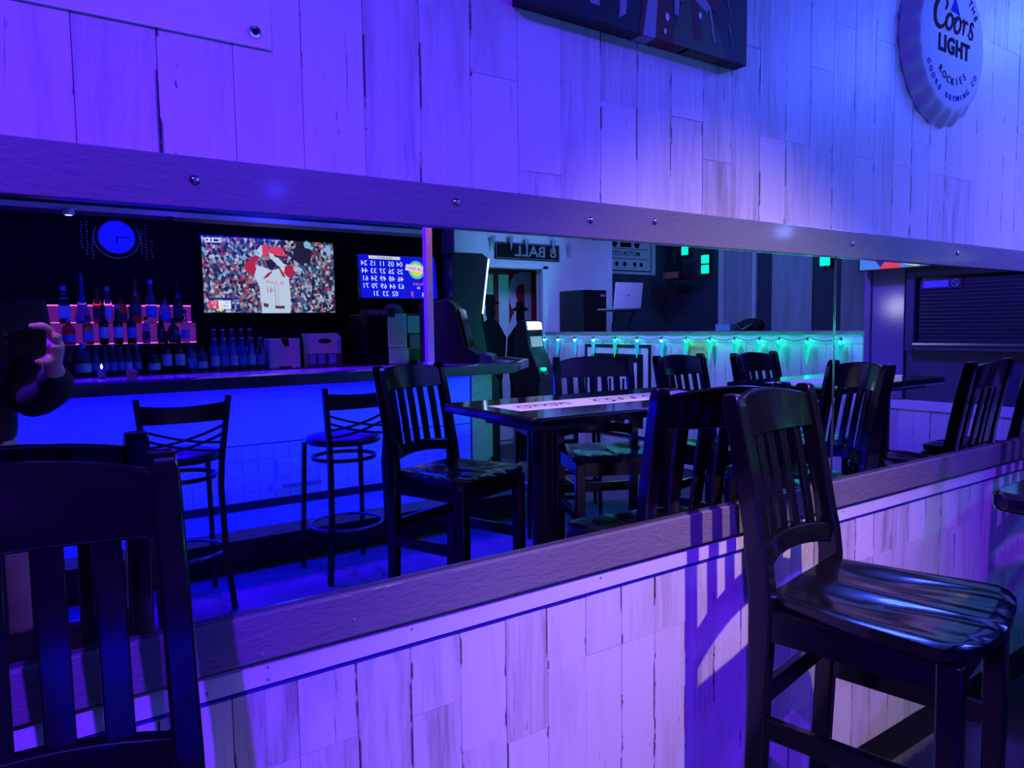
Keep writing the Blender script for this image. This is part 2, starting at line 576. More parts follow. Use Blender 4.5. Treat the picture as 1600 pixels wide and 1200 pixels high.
wall_front = struct(MB().box(-3.4, 4.8, 0.0, 0.1, 0.0, CEIL).build('wall_front', 'grout'))
MT0, MT1 = 0.935, 1.546             # mirror bottom / top
PT = 0.008
random.seed(3)
k0 = -7
for k in range(k0, 47):             # upper boards
    x0 = 0.0935 + 0.1018 * k + 0.0007; x1 = x0 + 0.1018 - 0.0012
    if x1 > 4.7: break
    z = 1.60
    cuts = [1.60]
    c = 1.60 + random.choice((0.06, 0.14, 0.22, 0.30, 0.42, 0.55, 0.68))
    while c < CEIL - 0.08:
        cuts.append(c); c += random.choice((0.36, 0.48, 0.62))
    cuts.append(CEIL)
    for a, bz in zip(cuts, cuts[1:]):
        plank(wall_front, x0, x1, -PT - random.uniform(0, 0.0012), 0.0, a + 0.0004, bz - 0.0004)
for k in range(k0, 47):             # lower boards
    x0 = 0.0540 + 0.1010 * k + 0.0007; x1 = x0 + 0.1010 - 0.0012
    if x1 > 4.7: break
    cuts = [0.10]
    c = 0.10 + random.choice((0.10, 0.22, 0.35, 0.48, 0.58))
    while c < 0.76:
        cuts.append(c); c += random.choice((0.36, 0.48))
    cuts.append(0.84)
    for a, bz in zip(cuts, cuts[1:]):
        plank(wall_front, x0, x1, -PT - random.uniform(0, 0.0012), 0.0, a + 0.0004, bz - 0.0004)

# trims: grey boards above and below the mirror, white strip underneath
t1 = struct(MB().box(-2.5, 4.7, -0.024, 0.0, MT1 - 0.004, 1.614).build('trim_1', 'trim_grey', bevel=0.002))
t2 = struct(MB().box(-2.5, 4.7, -0.024, 0.0, 0.860, MT0).build('trim_2', 'trim_grey', bevel=0.003))
t3 = struct(MB().box(-2.5, 4.7, -0.014, 0.0, 0.8165, 0.8545).build('trim_3', 'trim_white', bevel=0.0015))
MB().box(-2.5, 4.7, -0.0105, 0.0, 0.8095, 0.8610).build('blue_backing', 'trim_blue', t3)
struct(MB().box(-2.5, 4.7, -0.010, 0.0, 0.0, 0.112).build('baseboard_front', 'rubber_black', bevel=0.002))
for (sx, sz) in ((0.233, 1.581), (0.968, 1.577), (1.147, 1.587), (0.66, 1.586), (1.9, 1.58), (2.5, 1.582)):
    sd = MB()
    sd.lathe([(0.0065, -0.002), (0.0065, 0.002), (0.004, 0.0045), (0.0015, 0.005)], 10)
    sd.build('screw', 'chrome', t1, 40, loc=(sx, -0.0245, sz), rot=(PI / 2, 0, 0))
for (sx, sz) in ((0.30, 0.90), (0.30, 0.872), (0.45, 0.89), (1.16, 0.905), (1.7, 0.90)):
    MB().lathe([(0.0028, -0.001), (0.0028, 0.001), (0.001, 0.0016)], 8).build('nail_head', 'ink_grey', t2, 40, loc=(sx, -0.0245, sz), rot=(PI / 2, 0, 0))
for (sx, sz) in ((0.31, 0.845), (0.31, 0.826), (0.56, 0.843), (1.0, 0.842), (0.22, 0.83), (1.9, 0.842)):
    MB().lathe([(0.0022, -0.001), (0.0022, 0.001), (0.001, 0.0014)], 8).build('nail_head', 'ink_grey', t3, 40, loc=(sx, -0.0145, sz), rot=(PI / 2, 0, 0))


def mirror(x0, x1, label):
    t = thing('wall_mirror', label, 'mirror', (x0, 0, MT0 - 0.004))
    MB().box(0, x1 - x0, -0.012, -0.006, 0, MT1 - MT0 + 0.004).build('glass', 'mirror_silver', t)
    MB().box(0, x1 - x0, -0.006, 0.0, 0, MT1 - MT0 + 0.004).build('backing', 'ink_black', t)
    for (a, bb) in ((0.0, 0.0022), (x1 - x0 - 0.0022, x1 - x0)):
        MB().box(a, bb, -0.0126, -0.006, 0, MT1 - MT0 + 0.004).build('polished_edge', 'mirror_edge', t)
    MB().box(0, x1 - x0, -0.016, -0.0122, 0.004, 0.009).build('mirror_channel', 'mirror_edge', t)
    return t


mirror(-2.4, 1.841, 'long frameless wall mirror between the grey boards, reflecting the bar')
mirror(1.845, 4.66, 'mirror panel right of the seam, reflecting the window blinds')

# right hand wall (seen in the mirror): navy paint above plank wainscot, window with blinds
WRX = 4.70
wall_right = struct(MB().box(WRX, WRX + 0.1, -1.49, 0.0, 0.0, CEIL).build('wall_right', 'wall_navy'))
for k in range(15):
    y0 = -0.004 - 0.1 * (k + 1)
    if y0 < -1.5: break
    o = put('plank', unit_plank('whitewash_plank'), wall_right, 0, (WRX - PT, y0 + 0.0985, 0.10), (0, 0, -PI / 2))
    o.scale = (0.0985, PT, 0.72)
struct(MB().box(WRX - 0.016, WRX, -1.49, 0, 0.815, 0.875).build('trim_4', 'trim_white', bevel=0.002))
struct(MB().box(WRX - 0.012, WRX, -1.49, 0, 0.0, 0.11).build('baseboard_right', 'rubber_black'))
MB().box(WRX - 0.02, WRX, -1.49, -1.275, 0.876, 2.6).build('corner_board', 'gloss_grey_paint', wall_right, bevel=0.004)
MB().box(WRX - 0.035, WRX + 0.1, -1.53, -1.488, 0, CEIL).build('corner_post', 'gloss_grey_paint', wall_right, bevel=0.006)
win = struct(MB().box(WRX - 0.006, WRX - 0.001, -1.20, -0.12, 1.235, 1.64).build('window_1', 'gloss_black_plastic'))
fr = MB()
fr.box(WRX - 0.05, WRX, -1.255, -1.20, 1.19, 1.68); fr.box(WRX - 0.05, WRX, -0.12, -0.07, 1.19, 1.68)
fr.box(WRX - 0.05, WRX, -1.20, -0.12, 1.19, 1.235); fr.box(WRX - 0.05, WRX, -1.20, -0.12, 1.64, 1.68)
fr.build('window_frame', 'wall_navy', win, bevel=0.004)
MB().box(WRX - 0.062, WRX, -1.20, -0.12, 1.225, 1.238).build('window_sill', 'mirror_edge', win)
sl = MB().box(-0.013, 0.013, -0.52, 0.52, -0.0009, 0.0009).mesh('blind_slat', 'blind')
for i in range(17):
    put('blind_slat', sl, win, 0, (WRX - 0.03, -0.66, 1.25 + 0.0225 * i), (0, R(48), 0))
stk = thing('window_sticker', 'small no-smoking notice stuck on the blinds of the window', 'sticker', (WRX - 0.046, -1.05, 1.595))
MB().box(-0.002, 0, -0.115, 0.115, -0.028, 0.028).build('backing', 'cloth_blue', stk)
ring = MB(); ring.tube([(-0.003, 0.085 + 0.02 * math.cos(a * PI / 8), 0.02 * math.sin(a * PI / 8)) for a in range(16)], 0.003, 6, True, up=(1, 0, 0))
ring.bar((-0.003, 0.071, 0.014), (-0.003, 0.099, -0.014), 0.004, 0.004)
ring.build('no_smoking_ring', 'ink_grey', stk)
MB().box(-0.004, -0.002, -0.10, 0.045, -0.02, 0.02).build('notice_panel', 'label_blue', stk)

# outer walls
struct(MB().box(-3.5, -3.4, -7.4, 0.1, 0, CEIL).build('wall_left', 'wall_black'))
wall_back = struct(MB().box(-3.4, 3.62, -5.45, -5.30, 0, CEIL).build('wall_back', 'wall_black'))
struct(MB().box(7.6, 7.7, -6.2, 0.1, 0, CEIL).build('wall_far_right', 'wall_dark_blue'))
struct(MB().box(4.8, 7.7, 0.0, 0.1, 0, CEIL).build('wall_front_right', 'wall_dark_blue'))
# white column at the bar end, header over the doorway, white wall beside it
struct(MB().box(3.62, 3.93, -5.45, -5.05, 0, CEIL).build('trim_column', 'wall_white', bevel=0.005))
hd = MB()
hd.box(3.93, 4.90, -5.45, -5.30, 2.00, CEIL); hd.box(4.90, 5.36, -5.45, -5.30, 0, CEIL)
wall_header = struct(hd.build('wall_header', 'wall_white'))
struct(MB().box(4.86, 4.93, -5.31, -5.27, 0, 2.03).build('trim_door_side', 'wall_white', bevel=0.003))
struct(MB().box(3.93, 4.93, -5.31, -5.27, 1.995, 2.05).build('trim_door_head', 'wall_white', bevel=0.003))
struct(MB().box(3.6, 5.5, -6.05, -5.95, 0, CEIL).build('wall_alcove', 'wall_white'))
struct(MB().box(3.52, 3.62, -6.05, -5.45, 0, CEIL).build('wall_alcove_left', 'wall_black'))
struct(MB().box(5.36, 7.7, -6.15, -6.02, 0, CEIL).build('wall_booth', 'wall_dark_blue'))
struct(MB().box(5.36, 5.9, -6.06, -5.30, 0, CEIL).build('wall_booth_pier', 'wall_white'))

# half-high divider of boards with a cap (the lights hang on it)
DX = 4.90
wall_divider = struct(MB().box(DX + 0.012, DX + 0.12, -5.32, -1.64, 0, 1.285).build('wall_divider', 'grout'))
for k in range(37):
    y0 = -1.645 - 0.1 * k
    if y0 - 0.1 < -5.33: break
    o = put('plank', unit_plank('whitewash_plank'), wall_divider, 0, (DX, y0, 0.1), (0, 0, -PI / 2))
    o.scale = (0.0985, 0.012, 1.13)
MB().box(DX - 0.012, DX, -5.31, -1.62, 1.225, 1.285).build('top_board', 'trim_white', wall_divider, bevel=0.002)
MB().box(DX - 0.03, DX + 0.15, -5.31, -1.60, 1.285, 1.315).build('cap_board', 'trim_grey', wall_divider, bevel=0.004)
MB().box(DX - 0.02, DX + 0.13, -1.66, -1.60, 0, 1.285).build('end_post', 'trim_grey', wall_divider, bevel=0.004)

# pale upright wall panels on the far booth wall
for i, (a, bb) in enumerate(((5.13, 5.05), (5.04, 4.63), (4.62, 4.56), (4.33, 3.80), (3.45, 2.9))):
    pm = 'wall_white' if i in (0, 2) else 'panel_grey'
    p = MB().box(7.575, 7.6, -a, -bb, 0.2, 2.7).build('panel', pm, bpy.data.objects['wall_far_right'])

# ------------------------------------------------------------------ chairs
FW_B, FW_F = 0.185, 0.215


def post_y(z):
    if z < 0.785: return 0.19 + 0.03 * (1 - z / 0.785) ** 1.5
    return 0.19 + 0.075 * ((z - 0.785) / 0.432) ** 1.25


def bow(u, amt=0.030):           # backwards bow of the rails, u in -1..1
    return amt * (1 - u * u)


def make_bar_chair():
    t = thing('bar_chair', '', 'chair')
    # seat: scooped slab with grooves at the front
    nx, ny = 26, 22
    top = []; bot = []
    for j in range(ny + 1):
        v = j / ny                        # 0 back .. 1 front
        y = 0.185 - 0.385 * v
        hw = FW_B - 0.004 + (FW_F - FW_B + 0.012) * min(1, v * 1.15)
        if v > 0.86: hw -= 0.045 * ((v - 0.86) / 0.14) ** 2.2
        for i in range(nx + 1):
            u = -1 + 2 * i / nx
            yy = y - (0.022 * (1 - u * u) if v > 0.5 else 0) * (v - 0.5) * 2 * (1 if v > 0.9 else 0.5)
            scoop = 0.012 * math.exp(-((abs(u) - 0.42) / 0.36) ** 2) * math.exp(-((v - 0.42) / 0.30) ** 2)
            gr = 0.0
            if v > 0.42:
                for g in (-0.66, -0.24, 0.18, 0.60):
                    d = abs(u - g) * hw
                    if d < 0.010: gr = max(gr, 0.006 * (1 - d / 0.010) * min(1, (v - 0.42) / 0.15))
            edge = 0.007 * max(0, (v - 0.93) / 0.07) ** 2 + 0.004 * max(0, (abs(u) - 0.95) / 0.05)
            top.append((u * hw, yy, 0.790 - scoop - gr - edge))
            bot.append((u * (hw - 0.004), yy + 0.003 * (1 if v > 0.5 else -1), 0.760))
    n = len(top); fs = []
    for j in range(ny):
        for i in range(nx):
            a = j * (nx + 1) + i
            fs.append((a, a + 1, a + nx + 2, a + nx + 1)); fs.append((n + a, n + a + nx + 1, n + a + nx + 2, n + a + 1))
    loop = [i for i in range(nx)] + [j * (nx + 1) + nx for j in range(ny)] + [ny * (nx + 1) + i for i in range(nx, 0, -1)] + [j * (nx + 1) for j in range(ny, 0, -1)]
    for a, bb in zip(loop, loop[1:] + loop[:1]): fs.append((a, n + a, n + bb, bb))
    MB().add(top + bot, fs).build('seat', 'lacquer_black', t, 50)
    # rear posts: one curved member from floor to crest
    zs = [0, 0.2, 0.4, 0.6, 0.74, 0.80, 0.86, 0.92, 0.98, 1.04, 1.10, 1.15, 1.19, 1.208, 1.217]
    for s in (-1, 1):
        mb = MB(); vs = []; fs = []
        for i, z in enumerate(zs):
            wd = 0.0185 if z < 0.8 else 0.0175
            dp = 0.021 + (0.004 if 0.6 < z < 0.9 else 0)
            if z > 1.205: dp -= 0.007 * (z - 1.205) / 0.012; wd -= 0.002
            x = s * 0.190 if z > 0.5 else s * 0.190
            y = post_y(z)
            vs += [(x - wd, y - dp, z), (x + wd, y - dp, z), (x + wd, y + dp, z), (x - wd, y + dp, z)]
        for i in range(len(zs) - 1):
            for j in range(4):
                fs.append((i * 4 + j, i * 4 + (j + 1) % 4, (i + 1) * 4 + (j + 1) % 4, (i + 1) * 4 + j))
        fs += [(3, 2, 1, 0), tuple((len(zs) - 1) * 4 + j for j in range(4))]
        mb.add(vs, fs).build('rear_post', 'lacquer_black', t, 35, bevel=0.004)
        # front leg
        mb = MB(); vs = []
        for z, h in ((0, 0.017), (0.5, 0.021), (0.755, 0.0215)):
            x = s * (FW_F - 0.026); y = -0.165 - 0.006 * (1 - z)
            vs += [(x - h, y - h, z), (x + h, y - h, z), (x + h, y + h, z), (x - h, y + h, z)]
        fs = []
        for i in range(2):
            for j in range(4): fs.append((i * 4 + j, i * 4 + (j + 1) % 4, (i + 1) * 4 + (j + 1) % 4, (i + 1) * 4 + j))
        fs += [(3, 2, 1, 0), (8, 9, 10, 11)]
        mb.add(vs, fs).build('leg', 'lacquer_black', t, 35, bevel=0.004)

    def rail(name, z0, z1, th, crest=0.0, arch=0.0, amt=0.030):
        vs = []; fs = []; n_ = 14
        for i in range(n_ + 1):
            u = -1 + 2 * i / n_; x = u * 0.176
            zb = z0 + arch * (1 - u * u); zt = z1 + crest * (1 - u * u)
            for (z, e) in ((zb, -th / 2), (zt, -th / 2), (zt, th / 2), (zb, th / 2)):
                vs.append((x, post_y(z) + bow(u, amt) + e, z))
        for i in range(n_):
            for j in range(4): fs.append((i * 4 + j, i * 4 + (j + 1) % 4, (i + 1) * 4 + (j + 1) % 4, (i + 1) * 4 + j))
        fs += [(3, 2, 1, 0), tuple(n_ * 4 + j for j in range(4))]
        MB().add(vs, fs).build(name, 'lacquer_black', t, 40, bevel=0.004)
    rail('top_rail', 1.112, 1.196, 0.022, crest=0.020)
    rail('bottom_rail', 0.825, 0.874, 0.024, crest=0.014, arch=0.016, amt=0.028)
    for i in range(5):
        xc = -0.122 + 0.061 * i
        vs = []; fs = []
        zz = [0.876, 0.94, 1.0, 1.06, 1.12]
        for z in zz:
            yc = post_y(z) + bow(xc / 0.176, 0.028); h = 0.0165
            vs += [(xc - h, yc - 0.006, z), (xc + h, yc - 0.006, z), (xc + h, yc + 0.006, z), (xc - h, yc + 0.006, z)]
        for i2 in range(len(zz) - 1):
            for j in range(4): fs.append((i2 * 4 + j, i2 * 4 + (j + 1) % 4, (i2 + 1) * 4 + (j + 1) % 4, (i2 + 1) * 4 + j))
        fs += [(3, 2, 1, 0), tuple((len(zz) - 1) * 4 + j for j in range(4))]
        MB().add(vs, fs).build('slat', 'lacquer_black', t, 35, bevel=0.002)
    # aprons
    fx = FW_F - 0.026
    MB().box(-fx + 0.02, fx - 0.02, -0.178, -0.156, 0.695, 0.760).build('apron', 'lacquer_black', t, bevel=0.002)
    MB().box(-0.172, 0.172, 0.180, 0.202, 0.695, 0.760).build('apron', 'lacquer_black', t, bevel=0.002)
    for s in (-1, 1):
        MB().bar((s * 0.190, 0.175, 0.7275), (s * fx, -0.15, 0.7275), 0.022, 0.065).build('apron', 'lacquer_black', t, bevel=0.002)
        MB().bar((s * 0.190, 0.185, 0.50), (s * fx, -0.155, 0.50), 0.022, 0.045).build('stretcher', 'lacquer_black', t, bevel=0.003)
    MB().box(-0.175, 0.175, post_y(0.56) - 0.011, post_y(0.56) + 0.011, 0.54, 0.585).build('stretcher', 'lacquer_black', t, bevel=0.003)
    MB().box(-fx + 0.015, fx - 0.015, -0.182, -0.158, 0.285, 0.330).build('stretcher', 'lacquer_black', t, bevel=0.003)
    return t


CG = 'black slat-back bar chairs'
chair = make_bar_chair()
chair['group'] = CG
chair.location = (1.527, -0.340, 0); chair.rotation_euler = (0, 0, R(11.1))
chair['label'] = 'black slat-back bar chair at right with its glossy grooved seat in full view'
for loc, a, lb in (
    ((-0.032, -0.386, 0), 0, 'black slat-back bar chair cut off at the lower left corner of the frame'),
    ((1.528, -1.482, 0), 159.8, 'black bar chair in the mirror left of the table, before the crossback stools'),
    ((2.334, -1.450, 0), -155.2, 'black bar chair in the mirror behind the table, before the framed dark lettering'),
    ((2.89, -1.225, 0), 172.7, 'black bar chair in the mirror right below the yellow notice'),
    ((3.365, -1.130, 0), 174.9, 'black bar chair in the mirror under green icicle lights, right one of two'),
    ((2.48, -0.565, 0), -60.0, 'black bar chair in the mirror crossed by the seam between the mirror panels'),
    ((3.115, -0.413, 0), -3.9, 'black bar chair in the mirror standing before the window blinds'),
    ((3.760, -0.410, 0), 2.0, 'black bar chair in the mirror cut by the right edge of the frame'),
):
    dup(chair, loc, R(a), lb, CG)


# ------------------------------------------------------------------ pub tables
def rounded_rect(hx, hy, r, n=5):
    pts = []
    for (sx, sy, a0) in ((1, 1, 0), (-1, 1, 90), (-1, -1, 180), (1, -1, 270)):
        for i in range(n + 1):
            a = R(a0 + 90 * i / n)
            pts.append((sx * (hx - r) + r * math.cos(a), sy * (hy - r) + r * math.sin(a)))
    return pts


def pub_table(loc, rz, label, hx, hy, design):
    t = thing('pub_table', label, 'table', loc, rz, 'black bar-height tables along the mirror wall')
    tt = MB().prism(rounded_rect(hx, hy, 0.035), 1.0625, 1.0945).build('table_top', 'table_black', t, 40, bevel=0.008)
    MB().prism(rounded_rect(hx * 0.86, 0.105, 0.004), 1.0946, 1.0949).build('white_panel', 'ink_white', tt)
    lt = MB()
    if design:
        # illegible flowing black lettering: loops and strokes on the white panel
        for (cx, sc_) in ((-0.30, 0.6), (0.12, 1.0)):
            x = cx - 0.16 * sc_
            for i in range(6):
                rr = 0.030 * sc_
                pts = [(x + rr * 1.1 * math.cos(a * PI / 8), (0.045 if i in (0, 3) else 0.0) * 0.3 + rr * (1.5 if i in (0, 3) else 1.0) * math.sin(a * PI / 8)) for a in range(17)]
                lt.ribbon(pts, 0.011 * sc_, 1.0950, 1.0953)
                x += 0.062 * sc_
            lt.ribbon([(cx - 0.18 * sc_, -0.055 * sc_), (cx, -0.062 * sc_), (cx + 0.2 * sc_, -0.05 * sc_)], 0.008, 1.0950, 1.0953)
        lt.build('lettering', 'ink_black', tt)
    for s in (-1, 1):
        cx = s * hx * (0.55 if design else 0.80)
        p = MB(); p.lathe([(0.052, 0.02), (0.05, 0.06), (0.046, 0.1), (0.046, 1.0), (0.06, 1.03)], 18, Matrix.Translation((cx, 0, 0)))
        p.build('pedestal', 'dark_metal', t, 40)
        b_ = MB()
        for k in range(2):
            dx, dy = ((0.22, 0.0), (0, 0.24))[k]
            b_.cbox((cx, 0, 0.0125), (2 * dx + 0.07, 2 * dy + 0.07, 0.025))
        b_.build('foot', 'dark_metal', t, bevel=0.004)
        MB().cbox((cx, 0, 1.046), (0.30, 0.30, 0.03)).build('top_plate', 'dark_metal', t)
    return t


pub_table((1.845, -0.905, 0), R(1.5), 'black bar table with white lettered strip, its corner at the right frame edge', 0.55, 0.30, True)
pub_table((3.33, -0.90, 0), R(0), 'black bar table in the mirror before the green lit divider', 0.50, 0.28, False)


# ------------------------------------------------------------------ crossback bar stools
def make_stool():
    t = thing('bar_stool', '', 'stool')
    hb = 0.195
    for s in (-1, 1):
        vs = [(s * hb * 1.0, 0.205, 0.0), (s * hb * 0.86, 0.185, 0.30), (s * hb * 0.82, 0.175, 0.62), (s * hb * 0.86, 0.185, 0.76), (s * hb * 0.95, 0.205, 0.92), (s * hb * 1.03, 0.225, 1.066)]
        MB().sweep(vs, [(-0.013, -0.016), (0.013, -0.016), (0.013, 0.016), (-0.013, 0.016)], up=(0, 1, 0)).build('rear_post', 'dark_metal', t, 40, bevel=0.003)
        MB().sweep([(s * 0.19, -0.185, 0), (s * 0.18, -0.165, 0.4), (s * 0.172, -0.15, 0.735)], [(-0.012, -0.012), (0.012, -0.012), (0.012, 0.012), (-0.012, 0.012)], up=(0, 1, 0)).build('leg', 'dark_metal', t, 40, bevel=0.003)
        MB().lathe([(0.014, 0), (0.014, 0.012)], 8, Matrix.Translation((s * 0.19, -0.186, 0))).build('glide', 'ink_grey', t)
        MB().lathe([(0.016, 0), (0.016, 0.010)], 8, Matrix.Translation((s * hb, 0.206, 0))).build('glide', 'ink_grey', t)
    # curved top rail
    vs = []; fs = []; n = 12
    for i in range(n + 1):
        u = -1 + 2 * i / n
        x = u * hb * 0.985; y = 0.212 + 0.028 * (1 - u * u)
        z0 = 0.945 + 0.0 * u; z1 = 1.035 - 0.012 * (1 - u * u)
        for (z, e) in ((z0, -0.009), (z1, -0.009), (z1, 0.009), (z0, 0.009)): vs.append((x, y + e, z))
    for i in range(n):
        for j in range(4): fs.append((i * 4 + j, i * 4 + (j + 1) % 4, (i + 1) * 4 + (j + 1) % 4, (i + 1) * 4 + j))
    fs += [(3, 2, 1, 0), tuple(n * 4 + j for j in range(4))]
    MB().add(vs, fs).build('top_rail', 'dark_metal', t, 40, bevel=0.003)
    # double crossing straps
    for (za, zb) in ((0.915, 0.835), (0.875, 0.795)):
        for s in (-1, 1):
            pts = []
            for i in range(9):
                u = -1 + 2 * i / 8
                z = (za + zb) / 2 - s * (za - zb) / 2 * u - 0.014 * (1 - u * u)
                pts.append((u * 0.172, 0.196 + 0.02 * (1 - u * u), z))
            MB().sweep(pts, [(-0.0045, -0.006), (0.0045, -0.006), (0.0045, 0.006), (-0.0045, 0.006)]).build('back_strap', 'dark_metal', t, 40)
    # padded seat and its ring
    seat = []
    M = Matrix.Diagonal((1.0, 0.98, 1, 1))
    MB().lathe([(0.10, 0.735), (0.195, 0.735), (0.208, 0.745), (0.210, 0.760), (0.200, 0.776), (0.15, 0.787), (0.02, 0.790)], 28, M).build('seat', 'black_plastic', t, 50)
    MB().sweep([(0.176 * math.cos(a * PI / 12), 0.172 * math.sin(a * PI / 12), 0.655) for a in range(24)], [(-0.005, -0.010), (0.005, -0.010), (0.005, 0.010), (-0.005, 0.010)], closed=True).build('seat_ring', 'dark_metal', t, 40)
    MB().tube([(0.205 * math.cos(a * PI / 14), 0.195 * math.sin(a * PI / 14) + 0.005, 0.275) for a in range(28)], 0.0085, 8, True).build('foot_ring', 'chrome_dark', t, 60)
    return t


mat('chrome_dark', (0.25, 0.25, 0.30), 0.22, metal=0.9)
stool = make_stool()
SG = 'crossback metal stools at the bar'
stool.location = (0.672, -2.765, 0)
tag(stool, 'black crossback metal stool at the bar, the left one of two', 'stool', SG)
dup(stool, (1.55, -2.80, 0), R(-3), 'black crossback metal stool at the bar, right one, half behind a slat-back chair', SG)


# backless stools under the machine end of the bar
def backless_stool(loc, rz, label):
    t = thing('backless_stool', label, 'stool', loc, rz, 'backless stools at the bar end')
    MB().box(-0.19, 0.19, -0.19, 0.19, 0.735, 0.765).build('seat', 'lacquer_black', t, bevel=0.006)
    for sx in (-1, 1):
        for sy in (-1, 1):
            MB().bar((sx * 0.17, sy * 0.17, 0), (sx * 0.155, sy * 0.155, 0.735), 0.028, 0.028, up=(0, 1, 0)).build('leg', 'lacquer_black', t, bevel=0.003)
    for z in (0.25, 0.62):
        for s in (-1, 1):
            MB().box(-0.155, 0.155, s * 0.162 - 0.011, s * 0.162 + 0.011, z - 0.015, z + 0.015).build('stretcher', 'lacquer_black', t)
            MB().box(s * 0.162 - 0.011, s * 0.162 + 0.011, -0.155, 0.155, z + 0.05, z + 0.08).build('stretcher', 'lacquer_black', t)
    return t


backless_stool((2.95, -2.75, 0), R(20), 'dark backless stool glimpsed under the lettered table, left one')
backless_stool((3.45, -3.05, 0), R(35), 'dark backless stool glimpsed under the lettered table, right one')

# ------------------------------------------------------------------ bar
BX0, BX1 = -2.2, 2.85
bar = thing('bar_counter', 'long bar with polished wood top and tiled blue-lit front', 'bar', (0, -3.55, 0))


def P2(x, Y): return (x, -Y + 3.55)


body = MB(); body.prism([P2(BX0, 3.56), P2(2.85, 3.56), P2(3.45, 4.18), P2(3.45, 4.5), P2(3.0, 4.5), P2(2.7, 3.95), P2(BX0, 3.95)], 0.0, 1.05)
body.build('body', 'grout', bar)
MB().box(BX0, 2.848, 0.0, 0.004, 0.66, 1.05).build('front_panel', 'bar_panel', bar)
TS = 0.098
tile = MB().box(0.0012, TS - 0.0012, -0.003, 0.006, 0.0012, TS - 0.0012).mesh('tile', 'bar_tile')
nc = int((2.848 - 0.0) / TS)
for r_ in range(4):
    for c_ in range(-4, 29):
        x = 2.846 - TS * (29 - c_)
        put('tile', tile, bar, 0, (x, 0.0, 0.262 + TS * r_))
ang = math.atan2(4.18 - 3.56, 0.60)
for r_ in range(8):
    for c_ in range(8):
        dx = (c_ + 0.35) * TS * 1.02
        put('tile', tile, bar, 0, (2.855 + math.cos(ang) * dx, -0.004 - math.sin(ang) * dx, 0.262 + TS * r_), (0, 0, -ang))
top_poly = [P2(BX0, 3.24), P2(2.98, 3.24), P2(3.52, 3.80), P2(3.62, 4.6), P2(2.95, 4.6), P2(2.66, 4.0), P2(BX0, 4.0)]
bt = MB().prism(top_poly, 1.06, 1.095).build('bar_top', 'bar_wood', bar, bevel=0.008)
rp = [P2(BX0, 3.225), P2(2.99, 3.225), P2(3.54, 3.795), P2(3.64, 4.6)]
MB().sweep([(x, y, 1.085) for x, y in rp], [(-0.03, -0.045), (0.025, -0.045), (0.03, -0.01), (0.028, 0.02), (0.0, 0.03), (-0.03, 0.02)]).build('arm_rail', 'bar_edge', bar, 50)
st = MB().box(BX0, 3.05, 0.0, 0.40, 0.0, 0.235).build('foot_step', 'rubber_black', bar)
MB().box(BX0, 3.05, 0.02, 0.42, 0.235, 0.25).build('step_tread', 'step_carpet', bar)
MB().sweep([(BX0, 0.445, 0.228), (3.05, 0.445, 0.228)], [(-0.028, -0.035), (0.02, -0.035), (0.026, 0.0), (0.018, 0.026), (-0.028, 0.026)]).build('step_nosing', 'step_carpet', bar, 50)
MB().box(BX0, 2.85, 0.006, 0.02, 0.25, 0.30).build('cove_base', 'rubber_black', bar)
vt = thing('wall_vent', 'small white louvred vent low on the bar front behind the stools', 'vent', (1.45, -3.541, 0.49))
MB().box(-0.06, 0.06, -0.0025, 0.004, -0.055, 0.055).build('frame', 'bar_panel', vt)
for i in range(7):
    MB().box(-0.052, 0.052, 0.004, 0.009, -0.046 + 0.0145 * i, -0.038 + 0.0145 * i).build('louvre', 'bar_panel', vt)
hk = thing('purse_hook_rail', 'short dark rail with a pale end fixed on the bar tiles', 'rail', (1.365, -3.541, 0.372))
MB().box(0.0, 0.31, 0.0005, 0.012, -0.008, 0.010).build('rail', 'ink_grey', hk)
MB().box(-0.008, 0.05, 0.001, 0.016, -0.013, 0.014).build('end_plate', 'canvas_white', hk)

pole = thing('support_pole', 'square pole rising from the bar top beside the number screen, lit pink', 'pole', (2.625, -3.75, 1.096))
MB().box(-0.027, 0.027, -0.027, 0.027, 0.0, CEIL - 1.095).build('shaft', 'wall_white', pole, bevel=0.003)
MB().box(-0.04, 0.04, -0.04, 0.04, 0.0, 0.02).build('base_collar', 'wall_white', pole, bevel=0.003)

nb = thing('napkin_box', 'small reddish brown wooden block on the bar top', 'box', (0.60, -3.62, 1.095))
MB().box(-0.026, 0.026, -0.02, 0.02, 0, 0.055).build('block', 'wood_brown', nb, bevel=0.003)
MB().box(-0.02, 0.02, -0.014, 0.014, 0.055, 0.062).build('lid', 'wood_brown', nb)
cn = thing('candle_holder', 'tiny glowing candle glass on the bar beside the hand', 'candle', (0.47, -3.85, 1.095))
MB().lathe([(0.016, 0), (0.02, 0.02), (0.02, 0.06)], 12, cap=True).build('glass', 'glass_clear', cn, 40)
MB().lathe([(0.004, 0.061), (0.007, 0.075), (0.001, 0.092)], 8).build('flame', glow('flame', (1.0, 0.9, 0.55), 3.0), cn, 60)

